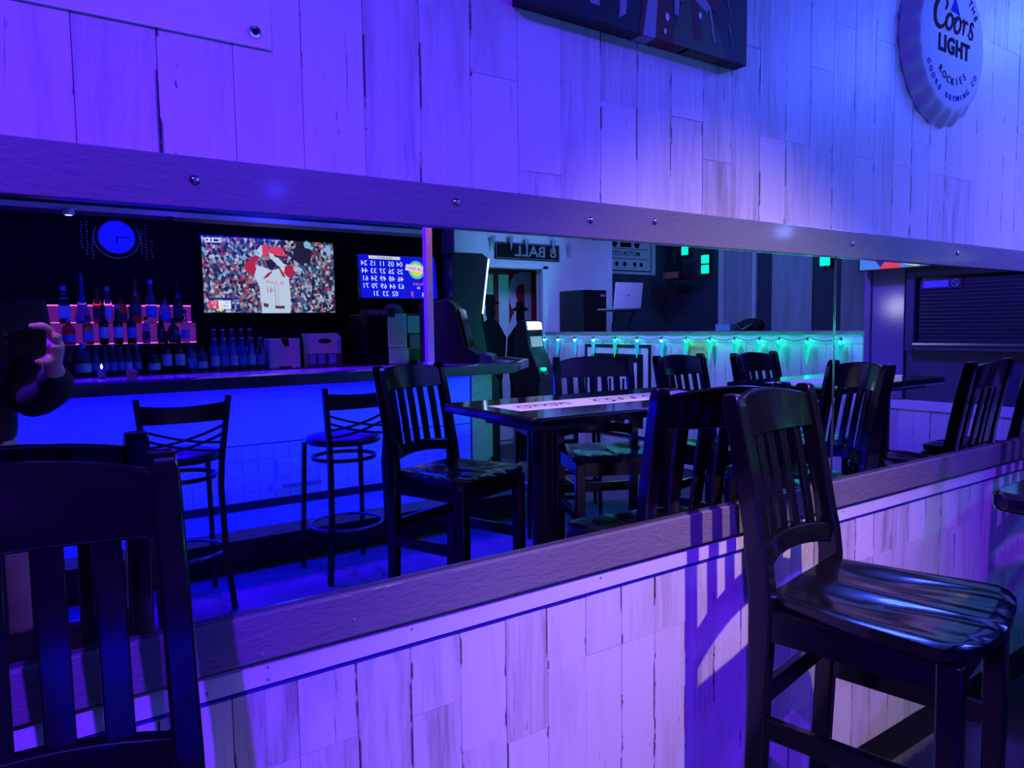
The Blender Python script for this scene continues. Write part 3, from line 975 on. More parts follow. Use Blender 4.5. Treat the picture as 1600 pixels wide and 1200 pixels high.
# ------------------------------------------------------------------ back bar
bb = thing('back_counter', 'dark back counter behind the bar carrying bottles and cartons', 'counter', (0, -5.3, 0))
MB().box(-1.6, 3.0, 0.01, 0.62, 0.0, 1.03).build('cabinet', 'wall_black', bb)
MB().box(-1.62, 3.02, 0.01, 0.65, 1.03, 1.07).build('worktop', 'bar_edge', bb, bevel=0.004)
sh = thing('bottle_riser', 'stepped bottle riser with pink glowing steps behind the bar', 'shelf', (0, -5.3, 1.07))
MB().box(0.22, 1.28, 0.02, 0.16, 0.0, 0.375).build('step', 'gloss_black_plastic', sh)
MB().box(0.22, 1.28, 0.165, 0.29, 0.0, 0.215).build('step', 'gloss_black_plastic', sh)
MB().box(0.235, 1.265, 0.012, 0.02, 0.385, 0.515).build('glow_panel', 'neon_pink', sh)
MB().box(0.235, 1.265, 0.161, 0.165, 0.225, 0.37).build('glow_panel', 'neon_pink', sh)
MB().box(0.235, 1.265, 0.02, 0.028, 0.376, 0.382).build('led_strip', 'neon_strip', sh)
MB().box(0.235, 1.265, 0.165, 0.172, 0.216, 0.222).build('led_strip', 'neon_strip', sh)
MB().box(0.235, 1.265, 0.02, 0.026, 0.505, 0.513).build('led_strip', 'neon_strip', sh)
CANZ = 2.13
cp = thing('bar_canopy', 'blue-lit soffit hanging above the back bar', 'soffit', (0, -4.2, CANZ))
MB().box(-2.2, 2.9, -0.20, 0.0, 0.0, CEIL - CANZ).build('fascia', 'wall_dark_blue', cp, bevel=0.004)
MB().box(-2.2, 2.9, -1.10, -0.20, 0.14, 0.17).build('underside', 'wall_black', cp)
MB().box(-2.2, 2.9, 0.0, 0.03, 0.0, 0.03).build('lip', 'wall_white', cp)
dl = thing('canopy_spotlight', 'small spotlight under the soffit left of the round clock', 'light', (0.37, -4.17, CANZ))
MB().lathe([(0.03, -0.035), (0.035, -0.02), (0.03, 0.0)], 14).build('housing', 'wall_white', dl, 40)
MB().lathe([(0.02, -0.038), (0.02, -0.0355)], 12).build('lens', glow('warm', (0.9, 0.85, 0.8), 1.2), dl)
dm = thing('dome_camera', 'little dark dome camera under the soffit right of the clock', 'camera', (0.95, -4.17, CANZ))
MB().lathe([(0.04, -0.006), (0.042, 0.0)], 16).build('base', 'wall_white', dm)
MB().lathe([(0.003, -0.036), (0.018, -0.031), (0.028, -0.02), (0.032, -0.006)], 16).build('dome', 'gloss_black_plastic', dm, 60)


def bottle_proto(kind, glass, label_m, cap_m):
    """parts of one bottle as (name, mesh)"""
    parts = []
    if kind == 'slender':
        pr = [(0.030, 0), (0.034, 0.01), (0.034, 0.15), (0.028, 0.18), (0.013, 0.215), (0.012, 0.27), (0.014, 0.275)]; capz = 0.275; lr = 0.0345; lz = (0.04, 0.12)
    elif kind == 'wine':
        pr = [(0.034, 0), (0.037, 0.008), (0.037, 0.17), (0.033, 0.19), (0.015, 0.225), (0.014, 0.29), (0.016, 0.295)]; capz = 0.295; lr = 0.0375; lz = (0.05, 0.14)
    elif kind == 'square':
        pr = [(0.040, 0), (0.044, 0.006), (0.044, 0.14), (0.038, 0.16), (0.016, 0.178), (0.015, 0.21)]; capz = 0.21; lr = 0.0445; lz = (0.03, 0.11)
    elif kind == 'flare':
        pr = [(0.040, 0), (0.046, 0.01), (0.044, 0.04), (0.030, 0.11), (0.014, 0.18), (0.011, 0.30), (0.013, 0.32)]; capz = 0.32; lr = 0.0465; lz = (0.012, 0.035)
    elif kind == 'squat':
        pr = [(0.038, 0), (0.042, 0.01), (0.042, 0.10), (0.036, 0.125), (0.016, 0.14), (0.015, 0.165)]; capz = 0.165; lr = 0.0425; lz = (0.02, 0.07)
    else:  # beer
        pr = [(0.028, 0), (0.031, 0.008), (0.031, 0.125), (0.026, 0.15), (0.014, 0.18), (0.0125, 0.225), (0.0145, 0.23)]; capz = 0.23; lr = 0.0315; lz = (0.03, 0.105)
    n = 4 if kind == 'square' else 16
    M = Matrix.Rotation(PI / 4, 4, 'Z') if n == 4 else Matrix.Identity(4)
    parts.append(('glass', MB().lathe(pr, n, M).mesh('glass', glass, 40)))
    parts.append(('label', MB().lathe([(lr, lz[0]), (lr, lz[1])], n, M, cap=False).mesh('label', label_m, 40)))
    nk = [(0.016, capz - 0.004), (0.016, capz + 0.024), (0.012, capz + 0.028)] if kind != 'beer' else [(0.0155, capz - 0.002), (0.0155, capz + 0.006)]
    parts.append(('cap', MB().lathe(nk, 12).mesh('cap', cap_m, 40)))
    return parts


PROTO = {}


def bottle(kind, glass, label_m, cap_m, loc, label, group, scale=1.0):
    key = (kind, glass, label_m, cap_m)
    if key not in PROTO: PROTO[key] = bottle_proto(*key)
    t = thing('bottle', label, 'bottle', loc, random.uniform(-0.3, 0.3), group)
    t.scale = (scale, scale, scale)
    for n_, me in PROTO[key]: put(n_, me, t)
    return t


GN = {'glass_clear': 'clear', 'glass_dark': 'dark', 'glass_blue': 'blue', 'liquor_amber': 'amber', 'liquor_red': 'red'}
KN = {'slender': 'slender', 'wine': 'long-necked', 'square': 'square', 'flare': 'tall flared', 'squat': 'squat', 'beer': 'small'}
LN = {'label_white': 'white', 'label_dark': 'dark', 'label_blue': 'blue'}
rows = [
    ('top step of the pink glowing riser', 1.446, 5.21, [(101, 'square', 'glass_dark', 'label_white', 1.15), (128, 'flare', 'glass_blue', 'label_blue', 1.15), (150, 'slender', 'liquor_amber', 'label_dark', 0.9), (166, 'slender', 'glass_clear', 'label_white', 0.9), (185, 'squat', 'liquor_amber', 'label_dark', 1.1), (209, 'wine', 'liquor_amber', 'label_dark', 1.1), (234, 'slender', 'glass_clear', 'label_blue', 1.1), (256, 'squat', 'glass_blue', 'label_blue', 1.05), (278, 'slender', 'glass_dark', 'label_dark', 1.1)]),
    ('middle step of the pink glowing riser', 1.286, 5.07, [(104, 'squat', 'liquor_red', 'label_blue', 1.05), (132, 'square', 'liquor_red', 'label_blue', 0.9), (156, 'wine', 'glass_dark', 'label_white', 0.9), (178, 'wine', 'glass_dark', 'label_white', 0.9), (199, 'wine', 'glass_dark', 'label_blue', 0.88), (222, 'square', 'glass_blue', 'label_dark', 0.85), (246, 'slender', 'glass_dark', 'label_dark', 0.8), (267, 'squat', 'glass_dark', 'label_dark', 1.0), (287, 'slender', 'glass_clear', 'label_blue', 0.85)]),
    ('counter in front of the pink riser', 1.071, 4.86, [(120, 'squat', 'glass_clear', 'label_white', 1.2), (139, 'slender', 'glass_blue', 'label_blue', 0.7), (153, 'slender', 'glass_clear', 'label_blue', 0.72), (165, 'slender', 'glass_clear', 'label_blue', 0.72), (177, 'slender', 'glass_clear', 'label_blue', 0.72), (189, 'slender', 'glass_clear', 'label_white', 0.72), (203, 'slender', 'glass_clear', 'label_blue', 0.72), (230, 'squat', 'glass_dark', 'label_white', 1.0), (251, 'wine', 'glass_dark', 'label_white', 0.95), (273, 'wine', 'glass_dark', 'label_white', 0.95), (292, 'square', 'glass_blue', 'label_blue', 0.9), (311, 'squat', 'glass_clear', 'label_white', 1.0)]),
]
for desc, z, Y, items in rows:
    for i, (px, k, g, l, s_) in enumerate(items):
        x = 0.33 + 0.00425 * (px - 90) * (1 + (Y - 5.0) * 0.16)
        bottle(k, g, l, 'black_plastic' if i % 3 else 'label_blue', (x, -Y, z),
               '%s %s bottle, %s from left on the %s' % (GN[g], KN[k], ordinal(i), desc), 'liquor bottles behind the bar', s_)
for r_, (Y, z, nb_, off) in enumerate(((4.83, 1.071, 6, 0.0), (4.98, 1.14, 5, 0.03))):
    for i in range(nb_):
        bottle('beer', 'glass_clear' if (i + r_) % 3 else 'glass_blue', 'label_white' if (i % 2 == 0) else 'label_blue', 'label_white', (1.335 + off + 0.069 * i, -Y, z),
               'small white-labelled bottle, %s from left in the %s row beneath the ball game' % (ordinal(i), 'front' if r_ == 0 else 'rear'), 'sample bottles beneath the ball game', 1.05)
rs = thing('bottle_rack', 'low dark rack lifting the rear row of bottles beneath the ball game', 'rack', (1.50, -4.99, 1.07))
MB().box(-0.2, 0.2, -0.045, 0.045, 0.0, 0.069).build('block', 'gloss_black_plastic', rs, bevel=0.003)
MB().box(-0.2, 0.2, 0.045, 0.05, 0.0, 0.08).build('lip', 'dark_metal', rs)

# bottle carriers
ct = thing('bottle_carton', 'plain white bottle carrier with a dark top notch, left of two cartons', 'carton', (1.86, -4.85, 1.07), 0, 'white bottle cartons')
MB().box(-0.125, 0.125, -0.075, 0.075, 0, 0.235).build('body', 'cardboard_white', ct, bevel=0.003)
MB().prism([(-0.03, 0.0), (0.03, 0.0), (0.022, -0.03), (0.0, 0.0 - 0.062), (-0.034, -0.06)], 0.0755, 0.077, Matrix.Translation((0.0, 0, 0.235)) @ MFW).build('notch_print', 'ink_black', ct)
MB().box(-0.05, 0.05, 0.0755, 0.0765, 0.0, 0.012).build('hand_slot', 'ink_black', ct)
ct = thing('bottle_carton', 'white bottle carrier with oval handle hole and dark printed base, right carton', 'carton', (2.20, -4.85, 1.07), R(4), 'white bottle cartons')
MB().prism([(-0.14, 0), (0.14, 0), (0.14, 0.20), (0.155, 0.27), (-0.11, 0.272), (-0.14, 0.23)], -0.075, 0.075, MFW).build('body', 'cardboard_white', ct, bevel=0.003)
hp = MB(); hp.prism([(0.055 * math.cos(a * PI / 8), 0.016 * math.sin(a * PI / 8) + (0.006 if 0 < a < 8 else 0)) for a in range(16)], 0.0755, 0.0765, Matrix.Translation((0.0, 0, 0.205)) @ MFW)
hp.build('handle_hole', 'ink_black', ct)
MB().box(-0.138, 0.138, 0.0755, 0.0762, 0.0, 0.105).build('printed_base', 'label_dark', ct)
for (px_, w_) in ((-0.06, 0.06), (0.03, 0.05), (0.105, 0.05)):
    MB().box(-px_ - w_ / 2, -px_ + w_ / 2, 0.0764, 0.077, 0.02, 0.10).build('printed_panel', 'label_blue', ct)
text('carton_lettering', 'ALE', 0.03, 'ink_grey', ct, (0.075, 0.0768, 0.165), FACE_WALL)

# round clock with a bead garland
ck = thing('wall_clock', 'round blue-lit wall clock hung with bead strings above the bottles', 'clock', (0.754, -5.29, 2.10))
MF = Matrix.Rotation(-PI / 2, 4, 'X')
MB().lathe([(0.138, 0.0), (0.14, 0.02), (0.135, 0.035), (0.125, 0.036)], 40, MF).build('case', 'dark_metal', ck, 40)
MB().lathe([(0.124, 0.030), (0.124, 0.0375)], 40, MF).build('face', glow('clock', (0.004, 0.004, 0.95), 1.0), ck)
MB().box(-0.002, 0.09, 0.0377, 0.039, -0.003, 0.003).build('minute_hand', 'ink_black', ck)
MB().box(-0.003, 0.003, 0.0377, 0.039, -0.05, 0.0).build('hour_hand', 'ink_black', ck)
gp = thing('bead_garland', 'glinting bead strings draped around the round clock', 'garland', (0.754, -5.25, 2.10))
bead = MB().ball((0, 0, 0), 0.009, 8, 5).mesh('bead', 'chrome', 60)
for a in range(38):
    an = R(150 + 240 * a / 37)
    put('bead', bead, gp, 0, (0.158 * math.cos(an), 0.0, 0.155 * math.sin(an) - 0.004))
for (x, z0, n_) in ((-0.235, 0.10, 9), (-0.20, 0.13, 12), (-0.165, -0.02, 7), (0.17, 0.06, 8), (0.20, 0.10, 12), (0.24, -0.02, 6)):
    for i in range(n_):
        put('bead', bead, gp, 0, (x + 0.004 * math.sin(i * 1.7), 0.0, z0 - 0.024 * i))


# ------------------------------------------------------------------ screens on the back wall
def frame_box(t, w_, h_, d=0.04, bz=0.012, m_='gloss_black_plastic'):
    MB().box(-w_ / 2 - bz, w_ / 2 + bz, 0.0, d, -h_ / 2 - bz, h_ / 2 + bz).build('bezel', m_, t, bevel=0.003)


voronoi_screen('crowd', [(0.015, 0.015, 0.03), (0.62, 0.72, 0.85), (0.45, 0.04, 0.05), (0.02, 0.04, 0.16), (0.30, 0.55, 0.75), (0.03, 0.02, 0.04), (0.38, 0.22, 0.2), (0.05, 0.14, 0.35), (0.60, 0.16, 0.24), (0.02, 0.03, 0.06), (0.5, 0.62, 0.78), (0.08, 0.08, 0.14)], 46, 1.2, (1.0, 1, 0.85))
TVW, TVH = 1.105, 0.616
tv = thing('television', 'wall television showing a baseball batter before a crowd', 'television', (1.905, -5.24, 1.832))
frame_box(tv, TVW, TVH)
MB().box(-0.2, 0.2, -0.058, 0.0, -0.15, 0.15).build('wall_mount', 'dark_metal', tv)
scr = MB().box(-TVW / 2, TVW / 2, 0.040, 0.0415, -TVH / 2, TVH / 2).build('screen', 'crowd', tv)


def uv(X, Y):
    u = (X - 60) / 820
    v = (Y - (150 + 58 * u)) / ((630 + 10 * u) - (150 + 58 * u))
    return (-(u - 0.5) * TVW, (0.5 - v) * TVH)      # local xy of a face that looks at the mirror wall


def figure(layers, h0=0.0418, dh=0.00015):
    mb = MB(); mats = []
    for i, (mm, poly) in enumerate(layers):
        if mm not in mats: mats.append(mm)
        mb.mi = mats.index(mm)
        mb.prism([uv(*p) for p in poly], h0 + dh * i, h0 + dh * (i + 1), MFW)
    return mb, mats


batter = [
    (GDK, [(640, 190), (700, 195), (735, 260), (720, 330), (650, 330), (600, 300)]),
    (GBL, [(680, 205), (700, 190), (725, 205), (735, 250), (715, 240), (690, 235)]),
    (GDK, [(700, 240), (735, 250), (725, 320), (690, 330)]),
    (GBL, [(805, 250), (835, 225), (862, 240), (862, 275), (830, 265)]),
    (GW, [(370, 342), (410, 345), (470, 372), (545, 352), (585, 385), (578, 430), (585, 520), (580, 639), (400, 638), (402, 570), (388, 460), (358, 398)]),
    (GR, [(362, 400), (330, 398), (306, 360), (312, 322), (345, 292), (382, 268), (405, 285), (372, 318), (366, 345), (378, 352)]),
    (GW, [(374, 272), (384, 242), (412, 210), (424, 232), (420, 268), (402, 288)]),
    (GBL, [(380, 262), (390, 246), (400, 262), (394, 280)]),
    (GSK, [(428, 285), (470, 276), (500, 300), (502, 338), (474, 366), (440, 352), (428, 320)]),
    (GDK, [(432, 310), (470, 300), (500, 315), (498, 345), (474, 368), (444, 352)]),
    (GW, [(452, 250), (486, 262), (548, 330), (600, 352), (596, 386), (545, 366), (500, 330), (466, 296)]),
    (GR, [(556, 345), (580, 338), (604, 345), (614, 380), (602, 418), (572, 416), (548, 388)]),
    (GRB, [(414, 215), (436, 203), (452, 214), (456, 262), (440, 280), (418, 276)]),
    (GRB, [(450, 246), (466, 228), (500, 221), (532, 228), (548, 252), (550, 270), (572, 272), (568, 283), (520, 284), (488, 272), (462, 262)]),
    (GDK, [(488, 272), (520, 284), (548, 282), (510, 292), (490, 284)]),
    (GR, [(412, 424), (440, 392), (466, 376), (474, 380), (446, 412), (428, 420)]),
    (GR, [(514, 356), (524, 356), (548, 392), (556, 418), (536, 408)]),
    (GR, [(484, 465), (487, 465), (491, 590), (488, 590)]),
    (GR, [(506, 465), (508, 465), (506, 594), (504, 594)]),
    (GBR, [(410, 574), (444, 580), (440, 602), (414, 598)]),
    (GBR, [(484, 592), (546, 594), (542, 612), (486, 610)]),
    (GNV, [(86, 537), (272, 540), (272, 552), (86, 550)]),
    (GRB, [(86, 554), (140, 555), (140, 608), (86, 606)]),
    (GKW, [(142, 555), (214, 556), (214, 610), (142, 608)]),
    (GNV, [(216, 556), (268, 557), (268, 612), (216, 610)]),
    (GKW, [(78, 162), (163, 166), (163, 194), (78, 190)]),
    (GNV, [(128, 171), (158, 173), (158, 188), (128, 186)]),
    (GNV, [(84, 170), (98, 171), (98, 182), (84, 181)]),
    (GNV, [(108, 170), (120, 171), (117, 188), (110, 187)]),
    (GY, [(130, 612), (152, 606), (176, 614), (152, 627)]),
]
mb, mats = figure(batter)
pl = mb.build('batter_picture', mats, scr)


def tvtext(s, size, mm, X, Y, shear=0.0, sx=1.0, tilt=0.0):
    a, c = uv(X, Y)
    return text('screen_lettering', s, size, mm, scr, (-a, 0.0465, c), (PI / 2, tilt, PI), shear=shear, sx=sx)


tvtext('St. Louis', 0.046, GRB, 490, 446, 0.35, tilt=R(-6))
tvtext('41', 0.075, GRB, 453, 496, 0.1, 0.8)
tvtext('STL', 0.032, GKW, 113, 570); tvtext('0', 0.042, GKW, 118, 596)
tvtext('BOS', 0.032, GKW, 242, 572); tvtext('2', 0.042, GKW, 241, 598)
tvtext('TOP 1', 0.022, GNV, 178, 592); tvtext('0-0', 0.02, GNV, 190, 570)

KW, KH = 0.80, 0.385
kn = thing('keno_screen', 'blue number-draw screen left of the pole above the papered cooler', 'screen', (2.995, -5.02, 1.836))
kn.rotation_euler = (R(6), 0, R(-4))
frame_box(kn, KW, KH, 0.03, 0.008)
MB().bar((0, -0.27, 0.05), (0, 0.0, 0.0), 0.06, 0.06).build('wall_arm', 'dark_metal', kn)
ks = MB().box(-KW / 2, KW / 2, 0.0300, 0.0315, -KH / 2, KH / 2).build('screen', GK, kn)


def ktext(s, size, mm, u, v, **kw):
    return text('screen_lettering', s, size, mm, ks, ((u - 0.5) * KW, 0.0325, (0.5 - v) * KH), FACE_WALL, **kw)


grid = [['04', '05', '11', '15', '24'], ['25', '26', '27', '33', '44'], ['46', '48', '49', '54', '61'], ['63', '64', '69', '70', '71']]
for r_, row in enumerate(grid):
    for c_, s in enumerate(row):
        ktext(s, 0.064, GKW, 0.515 - 0.112 * c_, 0.20 + 0.175 * r_)
for c_, s in enumerate(('02', '23', '31')):
    ktext(s, 0.064, GKW, 0.43 - 0.122 * c_, 0.90)
lg = MB(); mats = [GG, GY, GKW, GPK]
lx, lz = -(0.735 - 0.5) * KW, (0.5 - 0.31) * KH
lg.mi = 0; lg.prism([(lx + 0.085 * math.cos(a * PI / 16), lz + 0.085 * math.sin(a * PI / 16)) for a in range(32)], 0.0317, 0.0320, MFW)
lg.mi = 1; lg.prism([(lx + 0.062 * math.cos(a * PI / 16), lz + 0.062 * math.sin(a * PI / 16)) for a in range(32)], 0.0320, 0.0322, MFW)
lg.mi = 2; lg.prism([(lx - 0.11, lz - 0.028), (lx + 0.12, lz - 0.004), (lx + 0.105, lz + 0.052), (lx - 0.10, lz + 0.03)], 0.0322, 0.0324, MFW)
lg.build('round_logo', mats, ks)
ktext('CLUB KENO', 0.044, GPK, 0.735, 0.29, sx=0.85, bold=0.001).rotation_euler = (PI / 2, R(-6), PI)
ktext('The Jack', 0.040, GPK, 0.76, 0.645, shear=0.2)
ktext('2x', 0.036, GKW, 0.745, 0.74)
ktext('PLUS', 0.048, GKW, 0.85, 0.91, bold=0.001); ktext('3', 0.062, GPK, 0.655, 0.90, bold=0.002)
hb = MB(); hb.mi = 0
hb.box(-0.37 * KW, 0.03 * KW, 0.0317, 0.0322, 0.41 * KH, 0.485 * KH)
hb.build('header_strip', [glow('pale_yellow', (0.75, 0.80, 0.62), 0.9)], ks)
ktext('DRAW RESULTS', 0.022, GNV, 0.33, 0.055)

# cooler with notes and a cap on top
fc = thing('bar_cooler', 'black upright cooler behind the bar covered with taped papers', 'cooler', (2.84, -4.82, 1.07))
MB().box(-0.33, 0.33, -0.2, 0.17, 0.0, 0.43).build('body', 'black_plastic', fc, bevel=0.006)
MB().box(-0.325, -0.02, 0.172, 0.186, 0.01, 0.40).build('door', 'gloss_black_plastic', fc, bevel=0.004)
MB().box(-0.29, -0.285, 0.188, 0.20, 0.05, 0.37).build('door_handle', 'dark_metal', fc)
text('lettering', 'DETROIT', 0.045, 'ink_grey', fc, (-0.28, 0.30, 0.437), FACE_WALL)
MB().box(-0.42, -0.12, 0.29, 0.298, 0.40, 0.47).build('name_board', 'black_plastic', fc)
for i, (x0, x1, z0, z1, mm, lb) in enumerate(((-0.145, 0.035, 0.14, 0.43, 'paper_white', 'long printed price sheet taped to the black cooler below the cap'), (-0.14, 0.05, 0.0, 0.135, 'paper_white', 'short printed sheet taped under the long price sheet on the cooler'), (0.045, 0.20, 0.265, 0.41, 'paper_white', 'small white note taped at the right side of the cooler'), (0.06, 0.19, 0.125, 0.25, 'paper_pink', 'pink note taped beneath the small white note on the cooler'))):
    p = thing('paper_note', lb, 'note', (2.84, -4.62, 1.07), 0, 'papers taped on the cooler')
    MB().box(x0, x1, 0.0, 0.0012, z0, z1).build('sheet', mm, p)
    ln = MB(); z = z1 - 0.02
    while z > z0 + 0.015:
        ln.box(x0 + 0.012, x1 - 0.015 - 0.02 * ((i + int(z * 200)) % 3), 0.0012, 0.0015, z - 0.0025, z + 0.0025); z -= 0.017
    ln.build('printed_lines', 'ink_grey', p)
hat = thing('baseball_cap', 'grey baseball cap resting on top of the black cooler', 'cap', (2.80, -4.72, 1.502))
dome = []
for i in range(9):
    a = PI / 2 * i / 8
    dome.append((0.088 * math.cos(a) + 0.001, 0.003 + 0.085 * math.sin(a) ** 0.9))
MB().lathe(dome, 20).build('crown', 'cloth_grey', hat, 60)
vs = [(0.085 * math.cos(PI * i / 12), 0.06 + 0.075 * math.sin(PI * i / 12)) for i in range(13)]
MB().prism(vs + [(-0.08, 0.01), (0.08, 0.01)], 0.0, 0.006).build('brim', 'cloth_grey', hat)
MB().ball((0, 0, 0.09), 0.006, 8, 5).build('button', 'cloth_grey', hat)

# tabletop game machine on the bar corner
gm = thing('game_machine', 'black tabletop gaming machine on the bar corner facing away to the right', 'machine', (2.98, -4.02, 1.096), R(38))
MB().prism([(-0.22, 0.0), (0.24, 0.0), (0.24, 0.06), (0.13, 0.13), (0.06, 0.44), (0.0, 0.50), (-0.22, 0.46)], -0.25, 0.25, Matrix.Rotation(PI / 2, 4, 'X')).build('cabinet', 'black_plastic', gm, bevel=0.006)
MB().prism([(0.148, 0.125), (0.154, 0.127), (0.086, 0.425), (0.080, 0.423)], -0.21, 0.21, Matrix.Rotation(PI / 2, 4, 'X')).build('screen', 'gloss_black_plastic', gm)
MB().prism([(0.245, 0.02), (0.34, 0.02), (0.34, 0.05), (0.245, 0.075)], -0.25, 0.25, Matrix.Rotation(PI / 2, 4, 'X')).build('button_shelf', 'chrome_dark', gm, bevel=0.004)
for i in range(5):
    MB().lathe([(0.018, 0.062), (0.016, 0.072)], 10, Matrix.Translation((0.29, -0.16 + 0.08 * i, -0.005))).build('button', 'icicle_clear', gm)
tm = thing('standing_game_machine', 'tall dark gaming cabinet with a white glowing front edge at the bar end', 'machine', (3.68, -4.83, 0), R(8))
MB().prism([(-0.26, 0), (0.20, 0), (0.20, 0.85), (0.10, 1.0), (0.02, 1.50), (0.10, 2.02), (0.04, 2.06), (-0.26, 2.06)], -0.15, 0.15, Matrix.Rotation(PI / 2, 4, 'X')).build('cabinet', 'black_plastic', tm, bevel=0.006)
MB().sweep([(0.035, 0.152, 1.50), (0.105, 0.152, 2.01)], [(-0.006, -0.006), (0.006, -0.006), (0.006, 0.006), (-0.006, 0.006)], up=(0, 1, 0)).build('edge_light', 'led_edge', tm)
MB().prism([(0.115, 1.02), (0.12, 1.02), (0.045, 1.50), (0.12, 2.0), (0.113, 2.0), (0.037, 1.5)], -0.13, 0.13, Matrix.Rotation(PI / 2, 4, 'X')).build('screen', 'gloss_black_plastic', tm)

# signs and doorway
sg = thing('billiard_sign', 'dark oblong sign reading 8 BALL above the doorway', 'sign', (4.67, -5.297, 2.175))
MB().box(-0.425, 0.425, 0.0, 0.02, -0.088, 0.088).build('board', 'ink_black', sg, bevel=0.002)
bd = MB()
for (x0, x1, z0, z1) in ((-0.415, 0.415, 0.074, 0.078), (-0.415, 0.415, -0.078, -0.074), (-0.415, -0.411, -0.078, 0.078), (0.411, 0.415, -0.078, 0.078)):
    bd.box(x0, x1, 0.02, 0.0215, z0, z1)
bd.build('border', 'ink_grey', sg)
text('lettering', '8 BALL', 0.16, 'ink_grey', sg, (0.10, 0.0215, -0.002), FACE_WALL, sx=1.18, bold=0.002)
pb = thing('banner', 'tall red and white banner with two dark figures in the doorway', 'banner', (4.88, -5.945, 0))
MB().box(-0.62, 0.50, 0.0, 0.012, 0.05, 2.05).build('cloth', 'ink_red', pb)
MB().box(-0.62, -0.02, 0.0122, 0.0128, 0.05, 1.98).build('white_field', 'ink_white', pb)
MB().box(-0.62, 0.50, 0.0122, 0.0126, 0.05, 0.85).build('lower_field', 'ink_white', pb)
text('lettering', 'R', 1.25, 'ink_white', pb, (0.12, 0.0132, 1.52), FACE_WALL, sx=0.6, bold=0.02)
text('lettering', 'I', 1.25, 'ink_red', pb, (-0.20, 0.0132, 1.52), FACE_WALL, sx=0.6, bold=0.0)


def silhouette(cx, s):
    pts = [(-0.16, 0.0), (-0.17, 0.5), (-0.22, 0.86), (-0.20, 1.08), (-0.10, 1.20), (-0.05, 1.24), (-0.07, 1.32), (-0.06, 1.40), (-0.14, 1.43), (-0.07, 1.46), (-0.06, 1.53), (0.06, 1.53), (0.07, 1.46), (0.14, 1.43), (0.06, 1.40), (0.07, 1.32), (0.05, 1.24), (0.12, 1.19), (0.22, 1.02), (0.20, 0.80), (0.15, 0.5), (0.16, 0.0)]
    return [(cx + x * s, z * s) for x, z in pts]


for cx, s in ((0.28, 0.98), (-0.14, 0.93)):
    mb = MB(); mb.prism([(-x, z + 0.25) for x, z in silhouette(-cx, s)], 0.0140, 0.0146, MFW)
    mb.build('printed_figure', 'ink_black', pb)

atm = thing('cash_machine', 'slim dark cash machine with glowing white top panel beside the doorway', 'cash machine', (4.44, -4.98, 0), R(24))
MB().prism([(-0.10, 0), (0.20, 0), (0.21, 0.80), (0.235, 0.86), (0.20, 0.95), (0.10, 1.16), (0.06, 1.42), (0.0, 1.445), (-0.05, 1.40), (-0.09, 1.20)], -0.16, 0.16, Matrix.Rotation(PI / 2, 4, 'X') @ Matrix.Rotation(0, 4, 'X')).build('cabinet', 'black_plastic', atm, bevel=0.008)
atm.rotation_euler = (0, 0, R(66))
MB().prism([(0.072, 1.345), (0.090, 1.345), (0.082, 1.415), (0.050, 1.425)], -0.13, 0.13, Matrix.Rotation(PI / 2, 4, 'X')).build('lit_topper', 'led_white', atm)
MB().prism([(0.101, 1.17), (0.113, 1.17), (0.096, 1.275), (0.084, 1.275)], -0.11, 0.11, Matrix.Rotation(PI / 2, 4, 'X')).build('screen', glow('atm', (0.25, 0.5, 0.7), 0.8), atm)
MB().box(0.16, 0.235, 0.05, 0.11, 0.93, 0.96).build('card_light', 'led_green', atm)
MB().prism([(0.235, 0.885), (0.242, 0.89), (0.20, 0.965), (0.193, 0.96)], -0.10, 0.0, Matrix.Rotation(PI / 2, 4, 'X')).build('keypad', 'chrome_dark', atm)

# booth: cabinet, laptop on stand, posters, lights
cb = thing('speaker_cabinet', 'tall black cabinet standing behind the divider beside the white wall', 'cabinet', (5.26, -5.08, 0))
MB().box(-0.17, 0.17, -0.2, 0.2, 0, 1.76).build('body', 'black_plastic', cb, bevel=0.01)
MB().box(-0.15, 0.15, 0.2, 0.206, 0.1, 1.68).build('grille', 'ink_black', cb)
MB().box(0.07, 0.14, 0.206, 0.209, 1.69, 1.715).build('badge', 'ink_grey', cb)
dk = thing('booth_desk', 'dark desk behind the lit divider', 'desk', (5.45, -4.3, 0))
MB().box(-0.35, 0.35, -0.5, 0.6, 1.14, 1.18).build('desk_top', 'gloss_black_plastic', dk)
for sx in (-1, 1):
    for sy in (-1, 1):
        MB().cbox((sx * 0.3, sy * 0.45 + 0.05, 0.57), (0.05, 0.05, 1.14)).build('leg', 'dark_metal', dk)
ls = thing('laptop_stand', 'thin metal stand raising the laptop above the divider', 'stand', (5.25, -4.42, 1.18))
for s in (-1, 1):
    MB().tube([(s * 0.1, 0.10, 0.008), (s * 0.1, -0.08, 0.012), (s * 0.12, -0.05, 0.20), (s * 0.12, 0.02, 0.345)], 0.007, 6).build('leg', 'dark_metal', ls)
MB().box(-0.16, 0.16, -0.16, 0.08, 0.340, 0.350).build('tray', 'dark_metal', ls)
lp = thing('laptop', 'open laptop with pale square lid turned to the room, behind the divider', 'laptop', (5.25, -4.43, 1.532))
MB().box(-0.18, 0.18, -0.20, 0.06, 0.0, 0.016).build('base', 'ink_grey', lp, bevel=0.003)
lid = MB().box(-0.18, 0.18, 0.0, 0.008, 0.0, 0.262).build('lid', 'canvas_white', lp, bevel=0.003, loc=(0, 0.055, 0.016), rot=(R(-8), 0, R(3)))
MB().lathe([(0.012, 0), (0.012, 0.001)], 12, Matrix.Translation((0, 0.0082, 0.13)) @ MF).build('emblem', 'ink_grey', lid)
mx = thing('mixer', 'thin sloping mixing deck right of the laptop', 'mixer', (5.70, -4.30, 1.18), R(10))
